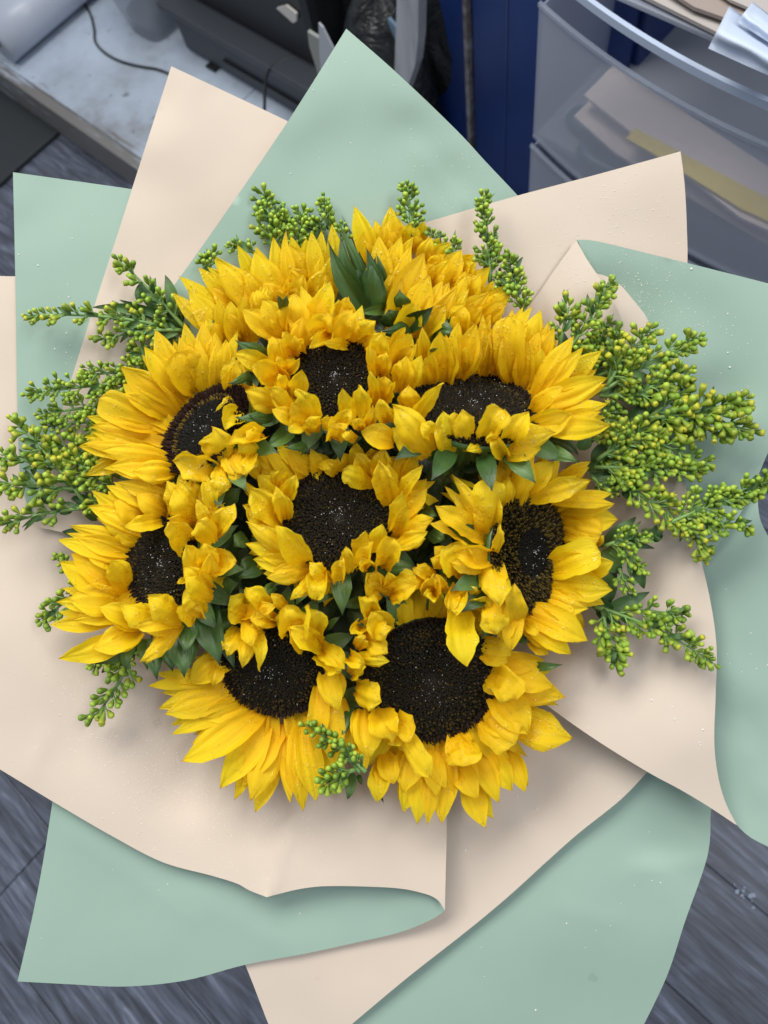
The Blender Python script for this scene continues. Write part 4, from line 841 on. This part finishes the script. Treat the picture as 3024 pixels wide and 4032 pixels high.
for iy in range(-7, 8):
    y0 = -.041 + iy * pw; off = .332 if iy == -1 else rp.uniform(0, pl)
    for ix in range(-3, 2):
        x0 = off + ix * pl
        if x0 > 1.1 or x0 + pl < -2.4: continue
        if plank_me is None:
            o = pm.build('plank', wood, floor, False); plank_me = o.data
        else: o = bpy.data.objects.new('plank', plank_me); COL.objects.link(o); o.parent = floor
        o.location = (x0, y0, 0)
# white scuff of paint on the planks at the lower right
wp = mat('dried_paint', (.33, .38, .47), .6); sb = MB(); c = on_z(1605, 1935, .001)
for i in range(12):
    t = rp.random(); q = c + Vector((rp.gauss(0, .009), rp.gauss(0, .006), .0006 + i * .00002)); r = rp.uniform(.001, .0036)
    sb.add([q] + [q + Vector((math.cos(a) * r * rp.uniform(.5, 1.3), math.sin(a) * r * rp.uniform(.5, 1.3), 0)) for a in [k * PI / 4 for k in range(8)]], [(0, 1 + k, 1 + (k + 1) % 8) for k in range(8)])
tag(sb.build('paint_scuff', wp, floor, False), kind='stuff')

# dark rubber mat at the left
rub = mat('dark_rubber', (.016, .02, .022), .6); nt = noise_tex(rub, 20, 3); L(rub, bump(rub, nt.outputs[0], .2, .004).outputs[0], bsdf(rub).inputs['Normal'])
mt = MB(); mt.box((-2.6, .0, .001), (-1.66, .462, .012), bev=.004); o = mt.build('floor_mat', rub, None, False, Vector((-1.9, .3, 0)))
tag(o, 'flat dark mat on the floor in front of the white platform', 'mat')

# worn white platform
wm = mat('worn_white_paint', (.5, .55, .62), .5)
n1 = noise_tex(wm, 4.2, 7, .62); n2 = noise_tex(wm, 38, 4, .6); n3 = noise_tex(wm, 12, 6, .7, vscale=(.5, 6, 6))
ra = ramp(wm, n1.outputs[0], [(.34, (.20, .21, .23)), (.46, (.32, .37, .44)), (.62, (.41, .48, .58)), (.8, (.50, .57, .66))])
rb = ramp(wm, n2.outputs[0], [(.28, (.35, .33, .30)), (.36, (1, 1, 1))])
mx = N(wm, 'ShaderNodeMixRGB', blend_type='MULTIPLY'); mx.inputs[0].default_value = .8; L(wm, ra.outputs[0], mx.inputs[1]); L(wm, rb.outputs[0], mx.inputs[2])
# bare wood showing along the front edge, where the paint is rubbed off
tc = N(wm, 'ShaderNodeTexCoord'); sp = N(wm, 'ShaderNodeSeparateXYZ'); L(wm, tc.outputs['Object'], sp.inputs[0])
mr = N(wm, 'ShaderNodeMapRange'); mr.inputs[1].default_value = .0; mr.inputs[2].default_value = .085; mr.inputs[3].default_value = .30; mr.inputs[4].default_value = -.18; L(wm, sp.outputs[1], mr.inputs[0])
ad = N(wm, 'ShaderNodeMath', operation='ADD'); L(wm, n3.outputs[0], ad.inputs[0]); L(wm, mr.outputs[0], ad.inputs[1])
rc = ramp(wm, ad.outputs[0], [(.66, (0, 0, 0)), (.74, (1, 1, 1))]); mx2 = N(wm, 'ShaderNodeMixRGB'); L(wm, rc.outputs[0], mx2.inputs[0]); L(wm, mx.outputs[0], mx2.inputs[1]); mx2.inputs[2].default_value = (.15, .145, .14, 1)
L(wm, mx2.outputs[0], bsdf(wm).inputs['Base Color'])
plat = empty('low_platform', (-1.3, .465, .0)); tag(plat, 'low worn white painted platform of boards on the floor behind the bouquet', 'platform')
for (x0, x1) in ((-3.2, -1.262), (-1.260, -.86)):
    b = MB(); b.box((x0, .485, .070), (x1, 1.55, .090), bev=.002); b.build('board', wm, plat, False)
b = MB(); b.box((-3.2, .458, .0015), (-.86, .483, .093), bev=.004); b.build('edge_board', wm, plat, False)
b = MB(); b.box((-3.2, .50, .001), (-.88, .54, .069)); b.box((-3.2, 1.2, .001), (-.88, 1.25, .069)); b.build('frame', wm, plat, False)

# rolls lying on the platform
film = mat('grey_film_roll', (.40, .44, .52), .35)
def roll_obj(x, r, label, z):
    mb = MB(); pts = [Vector((x, .50 + i * .1, z + r)) for i in range(9)]
    mb.tube(pts, [r] * 9, 24); o = mb.build('film_roll', film, None, True, Vector((x, .5, z))); tag(o, label, 'roll', 'rolls on the platform')
    e = MB(); e.tube([Vector((x, .498, z + r)), Vector((x, .499, z + r))], [r * .3, r * .3], 16); q = e.build('core', mat('card_core', (.25, .2, .15), .8), o)
g = on_z(95, 108, .09)
roll_obj(g.x - .045, .052, 'pale grey roll of film in the upper left corner, nearer to the black cable', .091)
roll_obj(g.x - .150, .050, 'pale grey roll of film half out of the frame at the upper left corner', .091)

# clear plastic tub with dark things inside
clear = mat('cloudy_plastic', (.42, .46, .52), .25, Alpha=.42)
tb = on_z(322, 84, .091); tub = empty('plastic_tub', tb + Vector((-.02, .05, 0))); tag(tub, 'cloudy clear plastic tub with dark contents on the white platform', 'tub')
cc = WORLD_LOC[tub.name]
def ringpts(c, rx, ry, z, n=28, ex=4):
    out = []
    for i in range(n):
        a = 2 * PI * i / n; ca, sa = math.cos(a), math.sin(a); f = (abs(ca) ** ex + abs(sa) ** ex) ** (-1 / ex); out.append(Vector((c.x + ca * f * rx, c.y + sa * f * ry, z)))
    return out
def loft(rings):
    mb = MB(); vs = [v for r in rings for v in r]; n = len(rings[0]); fs = []
    for i in range(len(rings) - 1):
        for j in range(n): fs.append((i * n + j, i * n + (j + 1) % n, (i + 1) * n + (j + 1) % n, (i + 1) * n + j))
    mb.add(vs, fs + [tuple(range(n))[::-1]]); return mb
loft([ringpts(cc, .055, .055, .0915), ringpts(cc, .062, .062, .14), ringpts(cc, .078, .078, .235), ringpts(cc, .086, .086, .24), ringpts(cc, .086, .086, .245), ringpts(cc, .075, .075, .236), ringpts(cc, .052, .052, .0945)]).build('tub_wall', clear, tub)
loft([ringpts(cc, .045, .045, .097), ringpts(cc, .052, .052, .13), ringpts(cc, .030, .030, .15), ringpts(cc, .002, .002, .152)]).build('contents', mat('dark_contents', (.05, .045, .045), .7), tub)

# black cable
blk = mat('black_plastic', (.012, .014, .016), .45); blk2 = mat('charcoal_plastic', (.035, .040, .050), .5)
def cable(ptsP, z, r, label):
    q = [(*p, 0) for p in ptsP]; ln = smooth_line(q, 6); mb = MB()
    mb.tube([on_z(p[0], p[1], z + r) for p in ln], [r] * len(ln), 6)
    o = mb.build('cable', blk, None, True, on_z(*ptsP[0], z)); tag(o, label, 'cable')
cable([(150, -30), (190, 20), (203, 60), (206, 90), (228, 115), (262, 133), (305, 144), (340, 150), (376, 165), (430, 200)], .091, .0028, 'thin black cable snaking over the white platform behind the peach paper')
cable([(640, 118), (600, 135), (578, 158), (572, 200), (571, 240), (566, 300)], .20, .003, 'thin black cable arching down the front of the black crate')

# black crate on the platform
cr = empty('black_crate', (-1.47, .76, .091)); tag(cr, 'big black plastic crate with a stepped ledge standing on the platform', 'crate')
b = MB(); b.box((-1.475, .757, .097), (-1.06, 1.5, .190), bev=.006); b.build('base', blk2, cr, False)
b = MB(); b.box((-1.495, .742, .190), (-1.04, 1.52, .205), bev=.003); b.build('ledge', blk2, cr, False)
b = MB(); b.box((-1.49, .79, .206), (-1.05, 1.5, .62), bev=.02); b.build('body', blk, cr, False)
b = MB(); b.box((-1.33, .750, .128), (-1.10, .7565, .136)); b.build('slot', blk, cr, False)
for x in (-1.40, -1.12): b = MB(); b.box((x, .745, .0915), (x + .03, .80, .0965), bev=.001); b.build('foot', blk, cr, False)

# small things among the black bags
card = mat('pale_card', (.52, .50, .46), .7); wht = mat('grey_white_board', (.36, .38, .41), .6); nw = noise_tex(wht, 9, 5, .6, vscale=(3, 1, .4)); rw = ramp(wht, nw.outputs[0], [(.35, (.22, .24, .27)), (.6, (.42, .44, .47))]); L(wht, rw.outputs[0], bsdf(wht).inputs['Base Color'])
def slab(name, ptsP, y, th, m, label=None, cat=None, parent=None):
    f = [on_y(p[0], p[1], y) for p in ptsP]; bk = [v + Vector((0, th, 0)) for v in f]; n = len(f)
    mb = MB(); mb.add(f + bk, [tuple(range(n)), tuple(range(n, 2 * n))[::-1]] + [(i, n + i, n + (i + 1) % n, (i + 1) % n) for i in range(n)])
    o = mb.build(name, m, parent, False, f[0] if parent is None else None)
    if label: tag(o, label, cat)
    return o
slab('card_tag', [(597, 18), (618, 12), (640, 30), (640, 46), (633, 50)], .784, .004, card, 'small pale card tag on the front of the black crate', 'tag')
slab('paper_scrap', [(664, 68), (676, 76), (690, 84), (712, 108), (708, 150), (700, 200), (690, 170), (668, 100)], .70, .006, mat('dull_paper', (.26, .27, .25), .8), 'crumpled greyish paper scrap sticking up left of the top mint corner', 'paper scrap')
slab('paper_strip', [(688, 50), (697, 60), (722, 110), (716, 160), (700, 220), (690, 120)], .696, .003, mat('pale_strip', (.40, .43, .47), .7), 'narrow white paper strip sticking up beside the greyish scrap', 'paper strip')
slab('white_board', [(858, -30), (904, -30), (903, 80), (897, 140), (880, 190), (862, 260), (852, 160)], .80, .02, wht, 'grey white upright board between the black bags beside the blue cabinet', 'board')
slab('blue_sheet', [(838, 40), (856, 60), (856, 200), (838, 220), (834, 100)], .82, .006, mat('pale_blue_plastic', (.16, .24, .33), .4), 'pale blue sheet showing beside the grey white board', 'sheet')
slab('blue_box', [(836, 160), (856, 128), (857, 240), (836, 240)], .81, .01, mat('blue_card', (.012, .03, .13), .5), 'deep blue scrap below the pale blue sheet', 'scrap')

# black bin bags
bagm = mat('black_bag', (.0105, .0125, .014), .38); nb = noise_tex(bagm, 9, 5, .6, dist=1.2); L(bagm, bump(bagm, nb.outputs[0], .9, .03).outputs[0], bsdf(bagm).inputs['Normal'])
def bag(c, rx, ry, rz, seed, label):
    mb = MB(); nu, nv = 26, 18; vs = []; fs = []
    for i in range(nv + 1):
        th = PI * i / nv
        for j in range(nu):
            ph = 2 * PI * j / nu; d = Vector((math.sin(th) * math.cos(ph), math.sin(th) * math.sin(ph), math.cos(th)))
            k = 1 + .16 * noise.noise(d * 2 + Vector((seed, 0, 0))) + .07 * noise.noise(Vector((ph * 3, th, seed)))
            if d.z > .5: k *= 1 - (d.z - .5) * .25
            vs.append(Vector((c[0] + d.x * rx * k, c[1] + d.y * ry * k, max(.0015, c[2] + d.z * rz * k))))
    for i in range(nv):
        for j in range(nu): fs.append((i * nu + j, (i + 1) * nu + j, (i + 1) * nu + (j + 1) % nu, i * nu + (j + 1) % nu))
    mb.add(vs, fs); o = mb.build('bin_bag', bagm, None, True, Vector((c[0], c[1], .0))); tag(o, label, 'bin bag', 'black bags'); return o
bag((-.95, .98, .28), .20, .13, .34, 1.0, 'black bin bag slumped behind the top mint corner, left of the grey white board')
bag((-.915, .84, .10), .095, .08, .33, 4.0, 'crumpled black bin bag right of the grey white board, against the blue cabinet')

# blue metal cabinet with rusty door seam
blu = mat('blue_metal', (.008, .028, .135), .42); nb2 = noise_tex(blu, 6, 4); rb2 = ramp(blu, nb2.outputs[0], [(.3, (.006, .022, .11)), (.7, (.010, .036, .165))]); L(blu, rb2.outputs[0], bsdf(blu).inputs['Base Color'])
rust = mat('rusty_edge', (.12, .10, .09), .6); nr = noise_tex(rust, 25, 5, .7); rr_ = ramp(rust, nr.outputs[0], [(.35, (.055, .035, .025)), (.5, (.16, .15, .15)), (.65, (.30, .30, .32))]); L(rust, rr_.outputs[0], bsdf(rust).inputs['Base Color'])
cab = empty('blue_cabinet', (-.75, .9, 0)); tag(cab, 'blue metal cabinet with a rusty vertical door edge beside the drawers', 'cabinet')
xs = on_y(1023, 100, .9).x
b = MB(); b.box((-1.02, .904, .002), (-.46, 1.3, 1.1), bev=.004); b.build('carcass', blu, cab, False)
b = MB(); b.box((xs + .007, .889, .03), (-.47, .903, 1.08), bev=.003); b.build('door', blu, cab, False)
b = MB(); b.box((-1.01, .889, .03), (xs - .008, .903, 1.08), bev=.003); b.build('door', blu, cab, False)
b = MB(); b.box((xs - .005, .880, .03), (xs + .004, .902, 1.08), bev=.002); b.build('door_edge', rust, cab, False)
x2 = on_y(1095, 100, .889).x
b = MB(); b.box((x2 - .001, .8875, .04), (x2 + .001, .8888, 1.07)); b.build('crease', mat('blue_crease', (.03, .05, .16), .3), cab, False)

# translucent plastic drawers
def plastic(name, c, a, rough=.22):
    m = mat(name, c, rough); bsdf(m).inputs['Alpha'].default_value = a; return m
pfr = plastic('cloudy_drawer_front', (.42, .46, .54), .44, .6); prm = plastic('cloudy_rim', (.30, .34, .42), .42); pte = plastic('cloudy_top_edge', (.46, .54, .68), .9); psd = plastic('cloudy_frame', (.40, .44, .52), .45, .4)
dw = empty('drawer_unit', (-.26, .72, 0)); tag(dw, 'cloudy plastic drawer tower with folders and scissors seen through the fronts', 'drawer unit')
X0, X1, YF = -.507, .06, .722
def bulge(x): u = (x - X0) / (X1 - X0) * 2 - 1; return YF - .045 * (1 - u * u)
def panel(name, z0, z1, m, dy=0, th=.003, parent=dw, x0=X0, x1=X1, slope=0):
    mb = MB(); vs = []; fs = []; n = 28
    for i in range(n + 1):
        x = lerp(x0, x1, i / n); y = bulge(x) + dy
        vs += [Vector((x, y, z0)), Vector((x, y - slope, z1)), Vector((x, y - slope + th, z1)), Vector((x, y + th, z0))]
    for i in range(n):
        a = i * 4
        for k in range(4): fs.append((a + k, a + 4 + k, a + 4 + (k + 1) % 4, a + (k + 1) % 4))
    fs += [(0, 1, 2, 3), (n * 4 + 3, n * 4 + 2, n * 4 + 1, n * 4)]
    mb.add(vs, fs); return mb.build(name, m, parent, False)
def boxp(name, lo, hi, m, parent=dw, bev=.002):
    b = MB(); b.box(lo, hi, bev=bev); return b.build(name, m, parent, False)
for z0, z1 in ((.398, .600), (.190, .388), (.0, .18)):
    f = panel('drawer_front', z0 + .004, z1 - .004, pfr, slope=.004)
    panel('rim', z1 - .004, z1, prm, dy=-.007, th=.006, parent=f)
    panel('rim', z0, z0 + .004, prm, dy=-.001, th=.006, parent=f)
    boxp('side', (X0 + .001, YF + .004, z0 + .006), (X0 + .0035, YF + .36, z1 - .006), psd, f, .0005)
    boxp('drawer_floor', (X0 + .004, YF + .004, z0 + .002), (X1 - .004, YF + .36, z0 + .005), psd, f, .0005)
for z in (.392, .184):
    boxp('shelf_frame', (X0 + .012, YF + .006, z - .003), (X1, YF + .37, z + .003), psd)
boxp('back_panel', (X0, YF + .375, .0), (X1, YF + .38, .66), psd)
boxp('side_panel', (X0 - .004, YF + .02, .0), (X0 - .001, YF + .374, .39), psd, bev=.0005)
panel('top_edge', .636, .645, pte, dy=-.004, th=.006, x0=X0 + .03)
boxp('top_panel', (X0 + .03, YF + .01, .628), (X1, YF + .37, .634), psd)
# papers in the top tray
pap = mat('blue_white_paper', (.50, .58, .72), .6); brn = mat('kraft_paper', (.30, .25, .22), .7); brn2 = mat('pale_kraft', (.40, .37, .35), .7)
def sheet_at(name, ptsP, z, m, th, label, cat='paper', tilt=0):
    vs = [on_z(p[0], p[1], z) for p in ptsP]; n = len(vs); bk = [v - Vector((0, 0, th)) for v in vs]
    vs = [v + Vector((0, 0, tilt * (i / n))) for i, v in enumerate(vs)]
    mb = MB(); mb.add(vs + bk, [tuple(range(n))[::-1], tuple(range(n, 2 * n))] + [(i, (i + 1) % n, n + (i + 1) % n, n + i) for i in range(n)])
    o = mb.build(name, m, None, False, vs[0]); tag(o, label, cat, 'papers on top of the drawers'); return o
sheet_at('kraft_sheet', [(1350, -30), (1420, 5), (1560, 75), (1720, 130), (1720, -40)], .641, brn2, .004, 'broad pale brown paper lying on the drawer tower')
sheet_at('kraft_sheet', [(1430, -30), (1500, 15), (1600, 50), (1720, 95), (1720, -40)], .650, brn, .004, 'darker brown paper strip across the pile on the drawers')
sheet_at('kraft_sheet', [(1520, -40), (1580, 0), (1720, 60), (1720, -40)], .657, brn2, .003, 'topmost pale brown paper in the very corner of the pile')
# white paper sheets curled over each other
def curled(quad, z, rise, label, name='crumpled_paper', parent=None):
    a, b, c, d = quad; vs = []; fs = []; nu, nv = 14, 12
    for i in range(nu + 1):
        for j in range(nv + 1):
            u, v = i / nu, j / nv
            x = lerp(lerp(a[0], b[0], u), lerp(d[0], c[0], u), v); y = lerp(lerp(a[1], b[1], u), lerp(d[1], c[1], u), v)
            vs.append(on_z(x, y, z + rise * math.sin(min(1, v * 1.15) * PI * .8) + .004 * noise.noise(Vector((u * 3, v * 4, z * 50)))))
    for i in range(nu):
        for j in range(nv): q = i * (nv + 1) + j; fs.append((q, q + 1, q + nv + 2, q + nv + 1))
    mb = MB(); mb.add(vs, fs); o = mb.build(name, pap, parent, True, vs[0] if parent is None else None)
    md = o.modifiers.new('thickness', 'SOLIDIFY'); md.thickness = .0006
    if parent is None: tag(o, label, 'paper')
    return o
cp = curled([(1576, 12), (1730, 130), (1720, 190), (1530, 104)], .672, .035, 'curled blue white paper with pointed corners on top of the drawers')
curled([(1626, 4), (1700, 60), (1690, 110), (1592, 46)], .69, .02, '', 'torn_corner', cp)

# contents of the top drawer
fold = mat('peach_folder', (.75, .64, .60), .7); teal = mat('teal_plastic', (.01, .07, .10), .4); yel = mat('yellow_tape', (.80, .62, .10), .6)
def at_drawer(px, py, z): return on_z(px, py, z)
def in_drawer(name, ptsP, z, th, m, label, cat):
    vs = [on_z(p[0], p[1], z) for p in ptsP]; vs = [Vector((v.x, max(v.y, YF - .045 + .012 + .045 * ((v.x - X0) / (X1 - X0) * 2 - 1) ** 2), v.z)) for v in vs]; n = len(vs); bk = [v - Vector((0, 0, th)) for v in vs]
    mb = MB(); mb.add(vs + bk, [tuple(range(n))[::-1], tuple(range(n, 2 * n))] + [(i, (i + 1) % n, n + (i + 1) % n, n + i) for i in range(n)])
    o = mb.build(name, m, None, False, vs[0]); tag(o, label, cat, 'things inside the top drawer')
in_drawer('folder', [(1262, 205), (1325, 140), (1720, 400), (1720, 560), (1600, 470)], .475, .004, fold, 'upper peach folder seen through the cloudy drawer front', 'folder')
in_drawer('folder', [(1240, 250), (1285, 205), (1600, 400), (1720, 480), (1720, 560), (1330, 330)], .450, .004, fold, 'lower peach folder under the other in the cloudy drawer', 'folder')
in_drawer('tape_strip', [(1352, 298), (1372, 276), (1500, 345), (1720, 460), (1720, 505), (1600, 450), (1400, 325)], .480, .003, yel, 'yellow strip lying across the inside of the drawer', 'tape')
sc_r = empty('scissors', on_z(1330, 300, .41)); tag(sc_r, 'dark teal handled scissors inside the cloudy drawer', 'scissors', 'things inside the top drawer')
for (pl_, cl) in (([(1395, 325), (1340, 290), (1290, 262), (1258, 246), (1238, 258), (1262, 282), (1320, 312), (1395, 352)], 1), ([(1395, 352), (1340, 305), (1290, 308), (1262, 325), (1280, 350), (1330, 372), (1400, 395)], 0)):
    ln = smooth_line([(*p, 0) for p in pl_], 5); mb = MB(); mb.tube([on_z(p[0], p[1], .412) for p in ln], [.011] * len(ln), 8); mb.build('handle', teal, sc_r)
mb = MB(); mb.tube([on_z(1395, 352, .412), on_z(1640, 480, .412)], [.008, .004], 4); mb.build('blade', mat('steel', (.4, .42, .45), .3, Metallic=1.0), sc_r)
